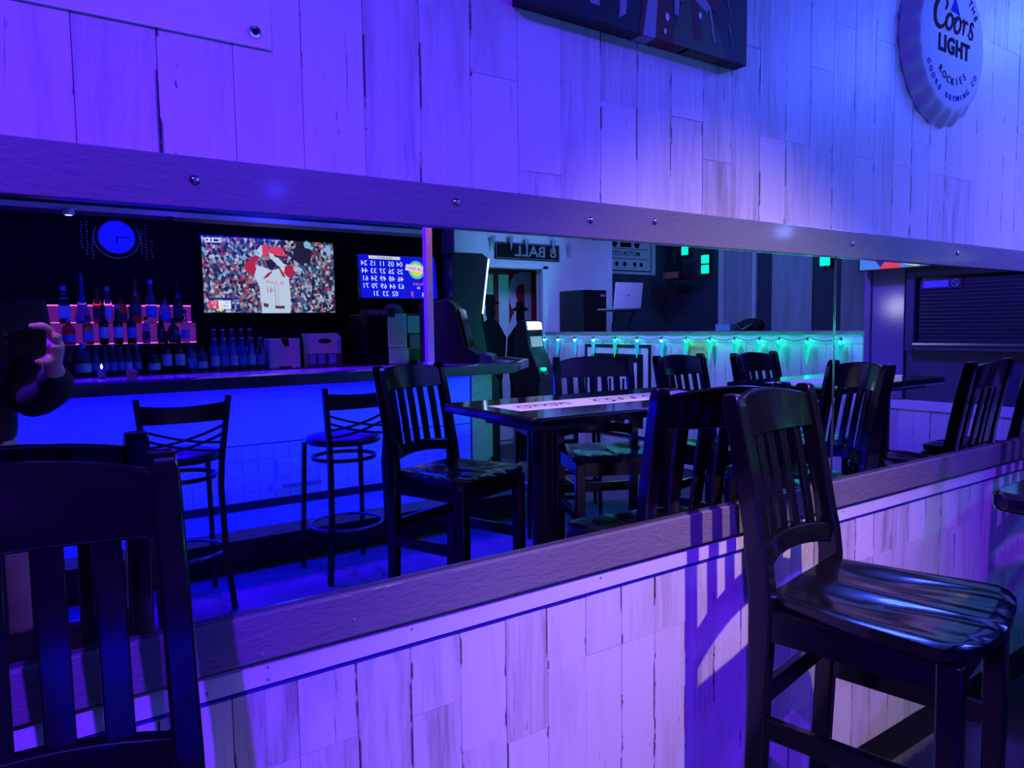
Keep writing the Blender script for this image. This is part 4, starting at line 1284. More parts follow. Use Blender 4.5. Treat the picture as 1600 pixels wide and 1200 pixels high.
MB().prism([(-0.2, 0.0), (0.2, 0.0), (0.2, 0.05), (-0.2, 0.14)], -0.14, 0.14, Matrix.Rotation(PI / 2, 4, 'X')).build('body', 'dark_metal', mx, bevel=0.004)
for i in range(6):
    MB().lathe([(0.01, 0.09), (0.008, 0.11)], 8, Matrix.Translation((-0.1 + 0.05 * i, 0, -0.01 * i))).build('knob', 'ink_grey', mx)

ps = thing('cassette_poster', 'pale poster of a cassette tape reading MOTOR CITY', 'poster', (6.78, -6.015, 2.31))
MB().box(-0.55, 0.55, 0.0, 0.02, -0.26, 0.26).build('board', 'wall_white', ps)
ol = MB()
for (x0, x1, z0, z1) in ((-0.47, 0.47, 0.21, 0.225), (-0.47, 0.47, -0.225, -0.21), (-0.47, -0.455, -0.22, 0.22), (0.455, 0.47, -0.22, 0.22), (-0.40, 0.40, 0.065, 0.073), (-0.40, 0.40, -0.062, -0.054)):
    ol.box(x0, x1, 0.02, 0.0212, z0, z1)
for cx in (-0.2, 0.2):
    ol.prism([(cx + 0.05 * math.cos(a * PI / 8), 0.135 + 0.05 * math.sin(a * PI / 8)) for a in range(16)], 0.02, 0.0212, MFW)
ol.prism([(-0.1, 0.09), (0.1, 0.09), (0.1, 0.16), (-0.1, 0.16)], 0.02, 0.0212, MFW)
for cx in (-0.28, -0.16, 0.02, 0.16):
    ol.prism([(cx + 0.03 * math.cos(a * PI / 6), -0.13 + 0.03 * math.sin(a * PI / 6)) for a in range(12)], 0.02, 0.0212, MFW)
ol.build('outline_print', 'ink_black', ps)
text('lettering', 'MOTOR CITY', 0.085, 'ink_black', ps, (0.0, 0.0212, 0.005), FACE_WALL, bold=0.001)
pp = thing('photo_poster', 'narrow dark photo poster left of the cassette poster', 'poster', (6.06, -6.015, 2.26))
MB().box(-0.12, 0.12, 0.0, 0.012, -0.20, 0.24).build('sheet', 'label_dark', pp)
MB().prism([(-0.06, -0.15), (0.05, -0.15), (0.07, 0.0), (0.02, 0.08), (0.01, 0.14), (-0.04, 0.14), (-0.05, 0.07), (-0.08, 0.0)], 0.0122, 0.0128, MFW).build('printed_figure', 'ink_black', pp)
pn = thing('pennant', 'small ribbon-shaped dark sticker under the photo poster', 'pennant', (6.10, -6.015, 1.86))
MB().prism([(-0.05, -0.13), (0.0, -0.08), (0.05, -0.13), (0.05, 0.13), (0.0, 0.09), (-0.05, 0.13)], 0.0, 0.006, MFW).build('ribbon', 'ink_grey', pn)
MB().prism([(-0.035, -0.06), (0.035, -0.06), (0.035, 0.06), (-0.035, 0.06)], 0.006, 0.0066, MFW).build('print', 'ink_black', pn)

MONI = thing('hanging_projector', 'dark projector hanging in the booth left of the green lights', 'projector', (7.0, -5.27, 2.05))
MB().box(-0.12, 0.12, -0.17, 0.17, -0.11, 0.08).build('body', 'black_plastic', MONI, bevel=0.02)
MB().box(-0.128, -0.12, -0.15, 0.10, -0.10, -0.02).build('front_plate', 'wood_brown', MONI)
MB().cbox((0, 0, 0.40), (0.04, 0.04, 0.64)).build('drop_pole', 'dark_metal', MONI)
for i, (y, zs_, lb) in enumerate(((-5.31, (2.22, 2.09), 'pair of stacked green indicator lights glowing high on the booth wall'), (-3.62, (2.06,), 'single green indicator light glowing beside the mirror seam'), (-5.66, (2.36,), 'small dim green light left of the stacked green pair'))):
    gl = thing('green_light', lb, 'light', (7.52, y, 0))
    MB().box(0.02, 0.075, -0.06, 0.06, min(zs_) - 0.07, max(zs_) + 0.07).build('housing', 'black_plastic', gl)
    for z in zs_:
        MB().box(0.0, 0.02, -0.055, 0.055, z - 0.055, z + 0.05).build('lens', 'led_green', gl)

# framed print standing against the divider
fp = thing('framed_print', 'black framed print of bold dark block lines hung on the divider under icicle lights', 'picture', (DX - 0.0005, -4.15, 0))
fpm = MB()
for (a, bb_, z0, z1) in ((-0.46, 0.46, 1.165, 1.19), (-0.46, 0.46, 0.30, 0.325), (-0.46, -0.435, 0.325, 1.165), (0.435, 0.46, 0.325, 1.165)):
    fpm.box(-0.014, 0.0, a, bb_, z0, z1)
fpm.build('frame', 'ink_black', fp)
MB().box(-0.004, 0.0, -0.435, 0.435, 0.325, 1.165).build('paper', 'ink_white', fp)
bl = MB()
for (a, bb_, z0, z1) in ((-0.36, 0.36, 1.02, 1.10), (-0.36, -0.28, 0.40, 1.02), (0.28, 0.36, 0.40, 1.02), (-0.22, 0.22, 0.92, 0.97), (-0.22, -0.16, 0.40, 0.92), (0.16, 0.22, 0.40, 0.92), (-0.03, 0.03, 0.40, 1.10), (-0.11, -0.08, 0.40, 0.86), (0.08, 0.11, 0.40, 0.86)):
    bl.box(-0.006, -0.004, a, bb_, z0, z1)
bl.build('block_lines', 'ink_black', fp)
yn = thing('yellow_note', 'small yellow handwritten notice on the divider between icicle lights', 'notice', (DX - 0.014, -3.13, 1.15))
MB().box(-0.001, 0.0012, -0.10, 0.10, -0.08, 0.07).build('sheet', 'paper_yellow', yn)
sq = MB()
for i in range(5):
    sq.tube([(-0.0015, 0.07 - 0.03 * i + 0.012 * math.cos(a * PI / 4), 0.02 + 0.016 * math.sin(a * PI / 4)) for a in range(8)], 0.0025, 4, True, up=(1, 0, 0))
sq.box(-0.0025, -0.001, -0.05, 0.05, -0.045, -0.040)
sq.build('scribble', 'ink_grey', yn)
bg = thing('handbag', 'dark slumped bag on top of the divider', 'bag', (DX + 0.06, -2.655, 1.316))
bgm = []
MB().lathe([(0.11, 0.0), (0.128, 0.025), (0.120, 0.06), (0.085, 0.085), (0.03, 0.10), (0.005, 0.098)], 16, Matrix(((0.55, 0, 0, 0), (0, 1.0, 0.25, 0), (0, 0, 1, 0), (0, 0, 0, 1)))).build('body', 'cloth_black', bg, 50)
MB().tube([(-0.05, -0.08, 0.07), (-0.08, -0.06, 0.05), (-0.09, 0.0, 0.012), (-0.08, 0.06, 0.05), (-0.05, 0.09, 0.07)], 0.006, 6).build('handle', 'cloth_black', bg, 60)
bx = thing('teal_box', 'low teal box on the divider left of the dark bag', 'box', (DX + 0.05, -2.875, 1.316))
MB().box(-0.05, 0.05, -0.075, 0.075, 0.0, 0.045).build('box', mat('teal', (0.15, 0.5, 0.5), 0.6), bx, bevel=0.003)
MB().box(-0.052, 0.052, -0.077, 0.077, 0.045, 0.055).build('lid', 'teal', bx, bevel=0.002)

# icicle light string on the divider
wire = MB(); pts = []
YS = [5.237, 5.001, 4.724, 4.434, 4.116, 3.819, 3.511, 3.225, 2.965, 2.71, 2.477, 2.298, 2.059, 1.797]
for a, bb_ in zip(YS, YS[1:]):
    for i in range(6):
        u = i / 6
        pts.append((DX - 0.040, -(a + (bb_ - a) * u), 1.268 - 0.030 * math.sin(PI * u)))
pts.append((DX - 0.040, -YS[-1], 1.268))
wire.tube(pts, 0.003, 5)
wr = wire.build('light_string_wire', 'rubber_black')
tag(wr, 'thin dark cable sagging between the icicle lights along the divider', 'cable')
ICE = {}


def icicle_mesh(kind):
    if kind not in ICE:
        prof = []
        for i in range(9):
            u = i / 8
            prof.append((0.022 * (1 - u) ** 0.8 * (1 + 0.15 * math.sin(i * 2.4)) + 0.002, -0.015 - 0.15 * u))
        ICE[kind] = MB().lathe(prof, 8).mesh('icicle', kind, 60)
    return ICE[kind]


mat('led_cyan_bulb', (0.2, 0.8, 0.9), 0.2, emit=(0.02, 0.62, 0.80), estr=130)
mat('led_green_bulb', (0.2, 0.9, 0.7), 0.2, emit=(0.0, 1.0, 0.42), estr=900)
mat('led_aqua_bulb', (0.2, 0.9, 0.7), 0.2, emit=(0.0, 0.95, 0.62), estr=1000)
ledm = {k: MB().ball((0, 0, -0.012), (0.012, 0.014, 0.010), 10, 6).mesh('led_bulb', k, 60) for k in ('led_cyan_bulb', 'led_green_bulb', 'led_aqua_bulb')}
socket = MB().lathe([(0.008, 0.0), (0.010, 0.012), (0.006, 0.02)], 8).mesh('socket', 'rubber_black')
for i, y in enumerate(YS):
    green = i in (4, 7, 8, 9)
    t = thing('icicle_light', 'glowing icicle light, %s from left along the divider' % ordinal(i), 'light', (DX - 0.055, -y, 1.242), 0, 'icicle lights on the divider')
    t.rotation_euler = (random.uniform(-0.12, 0.12), random.uniform(0, 0.1), 0)
    put('icicle', icicle_mesh('icicle_green' if green or i > 9 else 'icicle_cyan'), t, 0, (0, 0, -0.012))
    put('led_bulb', ledm['led_green_bulb' if green else ('led_aqua_bulb' if i > 9 else 'led_cyan_bulb')], t); put('socket', socket, t)

# icicle ornaments hanging unlit from the header (pale)
for i, (x, z) in enumerate(((4.20, 2.33), (4.42, 2.34), (4.62, 2.32), (4.98, 2.33), (5.20, 2.30))):
    t = thing('icicle_ornament', 'unlit clear icicle, %s from left hanging before the 8 BALL sign' % ordinal(i), 'ornament', (x, -5.24, z), 0, 'unlit icicles above the doorway')
    put('icicle', icicle_mesh('icicle_clear'), t)
    MB().tube([(0, 0, -0.02), (0, 0.0, 0.45 + (CEIL - 0.45 - z))], 0.0015, 4).build('cord', 'rubber_black', t)

# television on the right wall
rt = thing('corner_television', 'bright patterned television high on the corner wall above the blinds', 'television', (WRX - 0.115, -1.05, 2.0))
MB().box(0.05, 0.114, -0.15, 0.15, -0.1, 0.1).build('wall_mount', 'dark_metal', rt)
MB().box(0.0, 0.05, -0.48, 0.48, -0.305, 0.30).build('bezel', 'gloss_black_plastic', rt)
rsn = MB().box(-0.0015, 0.0, -0.47, 0.47, -0.295, 0.29).build('screen', glow('screen_blue', (0.06, 0.22, 0.85), 1.0), rt)
pats = [(GNV, [(0.40, -0.20), (0.33, -0.29), (0.18, -0.18), (0.26, -0.10)]), (GRB, [(0.34, -0.295), (0.20, -0.295), (0.27, -0.20)]), (GY, [(0.20, -0.27), (0.10, -0.22), (0.02, -0.27), (0.11, -0.293)]),
        (GKW, [(0.02, -0.29), (-0.10, -0.20), (-0.20, -0.29)]), (GG, [(0.0, -0.20), (-0.12, -0.12), (-0.05, -0.22)]), (GNV, [(-0.2, -0.29), (-0.33, -0.2), (-0.45, -0.29)]), (GPK, [(0.3, 0.0), (0.1, 0.1), (0.0, -0.05), (0.2, -0.1)])]
pm = MB(); mats = []
for i, (mm, poly) in enumerate(pats):
    if mm not in mats: mats.append(mm)
    pm.mi = mats.index(mm)
    Mx = Matrix(((0, 0, -1, 0), (1, 0, 0, 0), (0, 1, 0, 0), (0, 0, 0, 1)))
    poly = [(-a_, c_) for a_, c_ in poly]
    pm.prism(poly, 0.0017, 0.0020 + 0.0001 * i, Mx)
pm.build('diamond_pattern', mats, rsn)

# ------------------------------------------------------------------ things on the mirror wall
bn = thing('white_banner', 'plain white vinyl banner with an eyelet at the upper left', 'banner', (0.353, -0.010, 1.785))
MB().box(-1.25, 0.0, -0.002, 0.0, 0.0, 0.62).build('sheet', 'canvas_white', bn)
MB().box(-1.25, 0.0, -0.0032, -0.002, 0.0, 0.045).build('hem', 'canvas_white', bn)
MB().lathe([(0.0045, 0.0), (0.0048, 0.0022), (0.0085, 0.0026), (0.0095, 0.0012), (0.0095, 0.0)], 20, Matrix.Translation((-0.024, -0.0032, 0.021)) @ Matrix.Rotation(PI / 2, 4, 'X')).build('eyelet', 'chrome', bn, 50)
MB().lathe([(0.0046, 0.0), (0.0046, 0.0024)], 16, Matrix.Translation((-0.024, -0.0032, 0.021)) @ Matrix.Rotation(PI / 2, 4, 'X')).build('eyelet_hole', 'ink_black', bn)

cv = thing('canvas_print', 'dark gallery-wrapped canvas print of football players above the mirror', 'picture', (1.107, -0.010, 1.951))
HX = 0.312
mat('print_canvas', (0.014, 0.014, 0.03), 0.6, vary=0.4, vscale=12)
MB().box(-HX, HX, -0.036, 0.0, 0.0, 0.46).build('canvas', 'print_canvas', cv, bevel=0.0015)
Q = lambda pts: [(HX * (2 * u - 1), v) for u, v in pts]
pt_ = MB(); mat('print_red', (0.11, 0.012, 0.02), 0.6); mat('print_pale', (0.34, 0.34, 0.42), 0.6); mat('print_green', (0.07, 0.10, 0.05), 0.6); mat('print_navy', (0.012, 0.014, 0.09), 0.6); mat('print_dark', (0.012, 0.012, 0.02), 0.6)
mats = ['print_dark', 'print_red', 'print_pale', 'print_green', 'print_navy', 'print_dark', 'print_red']
lay = [
    (3, [(0.60, 0.0), (0.80, 0.0), (0.80, 0.12), (0.68, 0.13)]),
    (3, [(0.66, 0.0), (0.88, 0.0), (0.84, 0.06), (0.70, 0.16)]),
    (1, [(0.50, 0.0), (0.62, 0.0), (0.60, 0.13), (0.52, 0.16)]),
    (2, [(0.47, 0.0), (0.53, 0.0), (0.545, 0.10), (0.535, 0.22), (0.50, 0.22), (0.50, 0.10)]),
    (1, [(0.455, 0.0), (0.475, 0.0), (0.51, 0.12), (0.50, 0.16)]),
    (4, [(0.20, 0.06), (0.42, 0.04), (0.44, 0.16), (0.40, 0.30), (0.24, 0.30)]),
    (2, [(0.37, 0.02), (0.40, 0.03), (0.41, 0.11), (0.385, 0.12)]),
    (2, [(0.25, 0.03), (0.29, 0.03), (0.27, 0.12), (0.24, 0.12)]),
    (2, [(0.30, 0.05), (0.34, 0.06), (0.34, 0.075), (0.29, 0.065)]),
    (2, [(0.62, 0.06), (0.64, 0.06), (0.65, 0.14), (0.62, 0.15)]),
    (1, [(0.72, 0.02), (0.76, 0.02), (0.73, 0.12), (0.69, 0.14)]),
    (1, [(0.70, 0.12), (0.84, 0.09), (0.86, 0.20), (0.72, 0.24)]),
    (2, [(0.70, 0.11), (0.78, 0.085), (0.80, 0.10), (0.72, 0.135)]),
    (1, [(0.36, 0.14), (0.60, 0.13), (0.62, 0.30), (0.38, 0.32)]),
    (2, [(0.40, 0.18), (0.50, 0.15), (0.54, 0.26), (0.44, 0.28)]),
    (2, [(0.815, 0.03), (0.825, 0.03), (0.80, 0.10), (0.79, 0.10)]),
    (2, [(0.92, 0.03), (0.925, 0.025), (0.90, 0.075), (0.895, 0.075)]),
    (2, [(0.91, 0.09), (0.915, 0.085), (0.89, 0.13), (0.885, 0.13)]),
]
for i, (mi, poly) in enumerate(lay):
    pt_.mi = mi
    pt_.prism(Q(poly), 0.0362 + 0.00005 * i, 0.0364 + 0.00005 * i, MFR)
pt_.build('printed_players', mats, cv)
wr_ = MB(); mats2 = ['print_green', 'print_red', 'print_pale']
for mi, u0, u1 in ((0, 0.68, 0.86), (1, 0.52, 0.66), (2, 0.47, 0.53), (0, 0.62, 0.70)):
    wr_.mi = mi; wr_.box(HX * (2 * u0 - 1), HX * (2 * u1 - 1), -0.034, -0.004, -0.0006 - 0.0001 * mi, -0.0001)
wr_.build('wrapped_edge_print', mats2, cv)
dt = MB()
for (u, v, r_) in ((0.585, 0.05, 0.006), (0.575, 0.02, 0.004), (0.745, 0.075, 0.005), (0.74, 0.115, 0.005), (0.65, 0.10, 0.006)):
    dt.prism([(HX * (2 * u - 1) + r_ * math.cos(a * PI / 6), v + 1.4 * r_ * math.sin(a * PI / 6)) for a in range(12)], 0.0374, 0.0376, MFR)
dt.build('light_spots', 'ink_white', cv)

# bottle cap sign
bc = thing('bottle_cap_sign', 'large white crimped bottle cap sign with lettering at the upper right', 'sign', (2.375, -0.010, 2.200))
MC = Matrix.Rotation(PI / 2, 4, 'X')
RF, RO, TH = 0.195, 0.235, 0.040
NS = 126; NT = 21
vs = []; fs = []
rings = [(0.0, 0), (0.004, 1.0), (0.020, 0.9), (0.032, 0.60), (0.038, 0.12), (0.040, 0.0)]
radii = [RO + 0.002, RO, 0.222, 0.207, 0.198, RF - 0.005]
for (d, amp), r0 in zip(rings, radii):
    for j in range(NS):
        a = 2 * PI * j / NS
        r = r0 + 0.0095 * amp * math.cos(NT * a)
        vs.append((r * math.cos(a), r * math.sin(a), d))
for i in range(len(rings) - 1):
    for j in range(NS):
        fs.append((i * NS + j, i * NS + (j + 1) % NS, (i + 1) * NS + (j + 1) % NS, (i + 1) * NS + j))
fs.append(tuple((len(rings) - 1) * NS + j for j in range(NS)))
MB().add(vs, fs, MC).build('cap_shell', 'cap_white', bc, 50)
FZ = 0.0402


def script_letters():
    mb = MB(); H0, H1 = FZ, FZ + 0.001

    def arc(cx, cy, rx, ry, a0, a1, n=18, tilt=0.25):
        return [(cx + rx * math.cos(R(a0 + (a1 - a0) * i / n)) + tilt * ry * math.sin(R(a0 + (a1 - a0) * i / n)), cy + ry * math.sin(R(a0 + (a1 - a0) * i / n))) for i in range(n + 1)]

    def stroke(pts, w0, w1=None):
        n = len(pts); w1 = w1 or w0; w0 *= 0.82; w1 *= 0.82; pts = [(0.84 * x - 0.004, 0.72 * y + 0.034) for x, y in pts]
        mb.ribbon(pts, [w0 + (w1 - w0) * math.sin(PI * i / (n - 1)) for i in range(n)], H0, H1, MC)
    # capital C with entry curl and inner hook
    stroke(arc(-0.085, 0.050, 0.046, 0.064, 60, 330, 26), 0.008, 0.021)
    stroke(arc(-0.075, 0.085, 0.026, 0.026, -60, 160, 14, 0.1), 0.007, 0.013)
    stroke([(-0.118, 0.108), (-0.128, 0.118), (-0.134, 0.104), (-0.122, 0.092), (-0.100, 0.098)], 0.006, 0.009)
    for cx in (-0.030, 0.030):
        stroke(arc(cx, 0.022, 0.022, 0.031, 0, 360, 22), 0.010, 0.015)
        stroke([(cx + 0.018, 0.045), (cx + 0.032, 0.040), (cx + 0.042, 0.048)], 0.006)
    stroke([(0.066, 0.046), (0.075, 0.054), (0.080, 0.044), (0.077, 0.018), (0.072, -0.008)], 0.009, 0.013)
    stroke([(0.078, 0.030), (0.088, 0.048), (0.099, 0.052), (0.106, 0.042)], 0.008, 0.012)
    stroke([(0.106, 0.000), (0.116, 0.004), (0.138, 0.062)], 0.005, 0.006)
    stroke([(0.152, 0.042), (0.146, 0.056), (0.132, 0.054), (0.127, 0.040), (0.136, 0.024), (0.146, 0.008), (0.140, -0.008), (0.122, -0.010), (0.112, 0.002)], 0.007, 0.013)
    return mb


script_letters().build('script_lettering', 'ink_maroon', bc)
MB().prism([(-0.022, 0.084), (0.034, 0.080), (0.003, 0.126)], FZ, FZ + 0.001, MC).build('mountain_mark', 'ink_blue', bc)
text('block_lettering', 'LIGHT', 0.066, 'ink_black', bc, (0.004, -FZ - 0.0006, -0.020), FACE_ROOM, sx=0.98, bold=0.0022, spacing=1.1)


def arc_text(s, r, a_mid, step, size, mm, top=True):
    for i, ch in enumerate(s):
        if ch == ' ': continue
        k = i - (len(s) - 1) / 2
        a = R(a_mid - step * k) if top else R(a_mid + step * k)
        x, z = r * math.cos(a), r * math.sin(a)
        tilt = (PI / 2 - a) if top else -(a + PI / 2)
        o = text('ring_letter', ch, size, mm, bc, (x, -FZ - 0.0006, z), FACE_ROOM)
        o.rotation_euler = (PI / 2, tilt, 0) if top else (PI / 2, tilt, 0)


arc_text('COLD AS THE', 0.163, 80, 9.0, 0.030, 'ink_black', True)
arc_text('ROCKIES', 0.118, -90, 13.0, 0.030, 'ink_black', False)
arc_text('COORS BREWING CO', 0.166, -90, 8.0, 0.024, 'ink_blue', False)

# ------------------------------------------------------------------ photographer seen in the mirror
cr, cu_, cf = Vector(CR.col[0]), Vector(CR.col[1]), -Vector(CR.col[2])
# phone: lens just behind the camera, body square to the view direction
ph = thing('phone', 'dark phone held sideways in the hand at the left edge of the mirror', 'phone', CAM - cf * 0.012)
PM = Matrix((cr, cu_, -cf)).transposed().to_4x4()
ph.matrix_world = Matrix.Translation(CAM - cf * 0.012) @ PM
# local: x right, y up, z towards the photographer; lens corner at the origin
MB().prism(rounded_rect(0.0735, 0.0365, 0.011), 0.003, 0.0105, Matrix.Translation((0.055, -0.024, 0))).build('body', 'gloss_black_plastic', ph, 40, bevel=0.0015)
MB().prism(rounded_rect(0.017, 0.017, 0.008), 0.0005, 0.003, Matrix.Translation((0.004, -0.010, 0))).build('camera_island', 'black_plastic', ph, 40)
for (x, y) in ((0.0, 0.0), (0.0, -0.018), (0.013, -0.009)):
    MB().lathe([(0.0065, -0.001), (0.0065, 0.0006)], 16, Matrix.Translation((x, y, 0))).build('lens', 'gloss_black_plastic', ph, 40)
MB().prism(rounded_rect(0.070, 0.033, 0.008), 0.0105, 0.0108, Matrix.Translation((0.055, -0.024, 0))).build('screen', 'gloss_black_plastic', ph)


def skinned(name, chains, root, sub=2):
    """chains: lists of (x,y,z,r); the surface is grown around them and returned as one mesh"""
    verts = []; edges = []; rad = []; idx = {}
    roots = []
    for ch in chains:
        prev = None
        for i, (x, y, z, r) in enumerate(ch):
            key = (round(x, 4), round(y, 4), round(z, 4))
            if key not in idx:
                idx[key] = len(verts); verts.append((x, y, z)); rad.append(r)
                if prev is None: roots.append(idx[key])
            c = idx[key]
            if prev is not None and c != prev: edges.append((prev, c))
            prev = c
    me = bpy.data.meshes.new(name); me.from_pydata(verts, edges, [])
    o = bpy.data.objects.new(name, me); COL.objects.link(o)
    o.modifiers.new('skin', 'SKIN').use_smooth_shade = True
    sv = me.skin_vertices[0].data
    for i, r in enumerate(rad):
        sv[i].radius = (r, r); sv[i].use_root = i in roots
    s = o.modifiers.new('sub', 'SUBSURF'); s.levels = sub; s.render_levels = sub
    dg = bpy.context.evaluated_depsgraph_get()
    out = bpy.data.meshes.new_from_object(o.evaluated_get(dg))
    bpy.data.objects.remove(o)
    return out


def join_remesh(name, meshes, voxel):
    bm = bmesh.new()
    for me in meshes: bm.from_mesh(me)
    out = bpy.data.meshes.new(name); bm.to_mesh(out); bm.free()
    o = bpy.data.objects.new(name, out); COL.objects.link(o)
    r = o.modifiers.new('remesh', 'REMESH'); r.mode = 'VOXEL'; r.voxel_size = voxel
    s = o.modifiers.new('smooth', 'SMOOTH'); s.factor = 0.5; s.iterations = 3
    dg = bpy.context.evaluated_depsgraph_get()
    res = bpy.data.meshes.new_from_object(o.evaluated_get(dg))
    bpy.data.objects.remove(o)
    res.polygons.foreach_set('use_smooth', [True] * len(res.polygons))
    return res


PX, PY = -0.115, -1.62
pr = thing('person', 'person in dark jacket holding up a phone at the left edge of the mirror', 'person', (PX, PY, 0))


def L(x, y, z, r): return (x - PX, y - PY, z, r)


# hand frame: phone's free end
def onphone(a, bq, c): return CAM - cf * 0.012 + cr * a + cu_ * bq - cf * c


def HP(a, bq, c, r):
    p = onphone(a, bq, c); return L(p.x, p.y, p.z, r)


wrist = HP(0.178, -0.083, 0.052, 0.026)
palm = HP(0.168, -0.040, 0.026, 0.031)
elbow = L(0.050, -1.50, 1.155, 0.042)
shoulder = L(0.070, -1.60, 1.43, 0.055)
chains = [
    # trunk, neck
    [L(PX, -1.62, 0.93, 0.13), L(PX, -1.62, 1.10, 0.125), L(PX, -1.61, 1.28, 0.135), L(PX, -1.61, 1.42, 0.10), L(PX, -1.60, 1.50, 0.055), L(PX, -1.585, 1.57, 0.052)],
    [L(PX, -1.61, 1.42, 0.10), shoulder, L(0.075, -1.575, 1.30, 0.047), elbow, L(0.125, -1.36, 1.215, 0.036), wrist, palm, HP(0.158, -0.012, 0.018, 0.025)],
    [L(PX, -1.61, 1.42, 0.10), L(PX - 0.185, -1.60, 1.43, 0.055), L(PX - 0.24, -1.62, 1.27, 0.045), L(PX - 0.26, -1.63, 1.12, 0.038), L(PX - 0.25, -1.57, 0.98, 0.030), L(PX - 0.24, -1.53, 0.89, 0.022), L(PX - 0.235, -1.51, 0.82, 0.026)],
]
for s in (-1, 1):
    chains.append([L(PX, -1.62, 0.93, 0.13), L(PX + s * 0.095, -1.62, 0.86, 0.085), L(PX + s * 0.105, -1.61, 0.50, 0.055), L(PX + s * 0.11, -1.63, 0.28, 0.048), L(PX + s * 0.11, -1.645, 0.09, 0.034), L(PX + s * 0.12, -1.54, 0.04, 0.032)])
bodym = skinned('body', chains, 0)
# fingers of the phone hand: index and middle over the top edge, ring and little behind, thumb below
fing = [
    [HP(0.158, -0.012, 0.018, 0.014), HP(0.140, 0.016, 0.010, 0.0105), HP(0.112, 0.0225, 0.006, 0.0098), HP(0.076, 0.0215, 0.004, 0.0085)],
    [HP(0.160, -0.014, 0.026, 0.014), HP(0.150, 0.012, 0.024, 0.0100), HP(0.130, 0.0240, 0.021, 0.0094), HP(0.106, 0.0235, 0.017, 0.0083)],
    [HP(0.166, -0.026, 0.016, 0.013), HP(0.163, -0.004, 0.004, 0.0098), HP(0.146, -0.006, -0.006, 0.0090), HP(0.134, -0.010, -0.0075, 0.0078)],
    [HP(0.170, -0.046, 0.016, 0.012), HP(0.164, -0.034, 0.002, 0.0088), HP(0.146, -0.034, -0.007, 0.0082), HP(0.136, -0.036, -0.0075, 0.0072)],
    [HP(0.166, -0.056, 0.030, 0.016), HP(0.142, -0.073, 0.018, 0.0120), HP(0.118, -0.0745, 0.008, 0.0108), HP(0.098, -0.0730, 0.004, 0.0090)],
]
lh = PX - 0.235
for k in range(4):
    yy = -1.49 - 0.017 * k
    fing.append([L(lh, yy + 0.005, 0.82, 0.012), L(lh + 0.006, yy + 0.008, 0.775, 0.0090), L(lh + 0.016, yy + 0.008, 0.748, 0.0084), L(lh + 0.028, yy + 0.006, 0.728 + 0.006 * (k == 3), 0.0075)])
fing.append([L(lh + 0.008, -1.485, 0.845, 0.014), L(lh + 0.028, -1.465, 0.815, 0.0105), L(lh + 0.036, -1.462, 0.788, 0.0090)])
fm = skinned('fingers', fing, 0)
# head with nose, brow, chin, ears
hm = MB()
hc = (PX - PX, -1.57 - PY, 1.665)
nu, nv = 28, 20
vs = []
for i in range(nv + 1):
    th = PI * i / nv
    for j in range(nu):
        a = 2 * PI * j / nu
        x = 0.076 * math.sin(th) * math.cos(a); y = 0.098 * math.sin(th) * math.sin(a); z = -0.118 * math.cos(th)
        if z < -0.03: x *= 1 - 0.25 * (-z - 0.03) / 0.09; y *= 1 - 0.10 * (-z - 0.03) / 0.09
        f_ = max(0, math.sin(a)) * math.sin(th)
        nose = 0.026 * math.exp(-(x / 0.012) ** 2) * math.exp(-((z + 0.018) / 0.022) ** 2) * (f_ > 0.6)
        brow = 0.006 * math.exp(-((z - 0.022) / 0.012) ** 2) * (f_ > 0.5)
        sock = -0.008 * (math.exp(-((x - 0.031) / 0.014) ** 2) + math.exp(-((x + 0.031) / 0.014) ** 2)) * math.exp(-((z - 0.002) / 0.011) ** 2) * (f_ > 0.4)
        lip = 0.006 * math.exp(-(x / 0.022) ** 2) * math.exp(-((z + 0.058) / 0.008) ** 2) * (f_ > 0.5)
        chin = 0.010 * math.exp(-(x / 0.02) ** 2) * math.exp(-((z + 0.095) / 0.016) ** 2) * (f_ > 0.3)
        vs.append((hc[0] + x, hc[1] + y + nose + brow + sock + lip + chin, hc[2] + z))
fs = []
for i in range(nv):
    for j in range(nu): fs.append((i * nu + j, i * nu + (j + 1) % nu, (i + 1) * nu + (j + 1) % nu, (i + 1) * nu + j))
hm.add(vs, fs)
for s in (-1, 1): hm.ball((hc[0] + s * 0.078, hc[1] - 0.008, hc[2] - 0.005), (0.010, 0.018, 0.030), 10, 8)
headm = hm.mesh('head', 'skin')
me = join_remesh('body', [bodym, fm, headm], 0.0042)
me.materials.clear(); me.materials.append(MATS['skin'])
body_o = put('body', me, pr)
for s in (-1, 1):
    MB().ball((hc[0] + s * 0.031, hc[1] + 0.083, hc[2] + 0.002), 0.0105, 10, 8).build('eye', 'gloss_black_plastic', pr, 60)
MB().ball((hc[0], hc[1] + 0.095, hc[2] - 0.058), (0.022, 0.006, 0.004), 10, 6).build('mouth', 'ink_maroon', pr, 60)
hr = MB(); vs = []; fs = []
for i in range(11):
    th = PI * 0.56 * i / 10
    for j in range(24):
        a = 2 * PI * j / 24
        lim = 0.74 if math.sin(a) > 0.35 else 1.0
        t_ = th * lim
        vs.append((hc[0] + 0.084 * math.sin(t_) * math.cos(a), hc[1] - 0.006 + 0.106 * math.sin(t_) * math.sin(a), hc[2] + 0.004 + 0.127 * math.cos(t_)))
for i in range(10):
    for j in range(24): fs.append((i * 24 + j, i * 24 + (j + 1) % 24, (i + 1) * 24 + (j + 1) % 24, (i + 1) * 24 + j))
hr.add(vs, fs).build('hair', 'hair_dark', pr, 60)
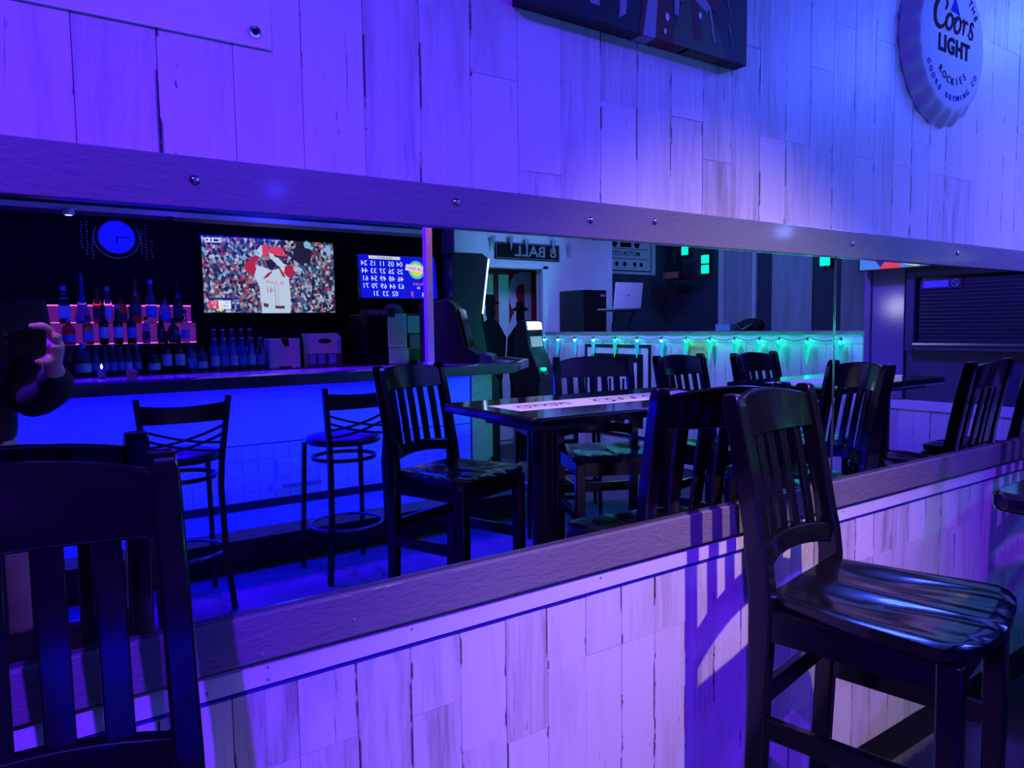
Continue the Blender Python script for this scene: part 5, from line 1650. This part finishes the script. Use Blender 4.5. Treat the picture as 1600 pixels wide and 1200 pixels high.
jk = skinned('jacket', [
    [L(PX, -1.62, 0.99, 0.150), L(PX, -1.62, 1.10, 0.150), L(PX, -1.61, 1.28, 0.158), L(PX, -1.61, 1.42, 0.120), L(PX, -1.605, 1.485, 0.078)],
    [L(PX, -1.61, 1.42, 0.120), L(0.070, -1.60, 1.43, 0.074), L(0.075, -1.575, 1.30, 0.066), L(0.050, -1.50, 1.155, 0.060), L(0.125, -1.36, 1.215, 0.054), HP(0.182, -0.098, 0.062, 0.044)],
    [L(PX, -1.61, 1.42, 0.120), L(PX - 0.185, -1.60, 1.43, 0.074), L(PX - 0.24, -1.62, 1.27, 0.062), L(PX - 0.26, -1.63, 1.12, 0.055), L(PX - 0.25, -1.57, 0.98, 0.047), L(PX - 0.242, -1.535, 0.905, 0.038)],
], 0)
jk.materials.clear(); jk.materials.append(MATS['cloth_black'])
put('jacket', jk, pr)
sh_ = skinned('shirt', [[L(PX, -1.62, 0.86, 0.150), L(PX, -1.62, 0.95, 0.149), L(PX, -1.62, 1.06, 0.146)]], 0)
sh_.materials.clear(); sh_.materials.append(MATS['cloth_grey'])
put('shirt', sh_, pr)
tr = skinned('trousers', [[L(PX, -1.62, 0.99, 0.138), L(PX, -1.62, 0.90, 0.142)]] +
             [[L(PX, -1.62, 0.90, 0.142), L(PX + s * 0.10, -1.62, 0.80, 0.098), L(PX + s * 0.105, -1.61, 0.50, 0.076), L(PX + s * 0.11, -1.63, 0.28, 0.066), L(PX + s * 0.11, -1.645, 0.10, 0.060)] for s in (-1, 1)], 0)
tr.materials.clear(); tr.materials.append(MATS['cloth_pale'])
put('trousers', tr, pr)
for s in (-1, 1):
    shm = MB()
    sxx = s * 0.115
    shm.prism([(sxx - 0.042, -0.10), (sxx + 0.042, -0.10), (sxx + 0.050, 0.06), (sxx + 0.042, 0.15), (sxx + 0.012, 0.185), (sxx - 0.02, 0.185), (sxx - 0.045, 0.15), (sxx - 0.045, 0.05)], 0.0, 0.085)
    shm.build('shoe', 'shoe', pr, bevel=0.02)
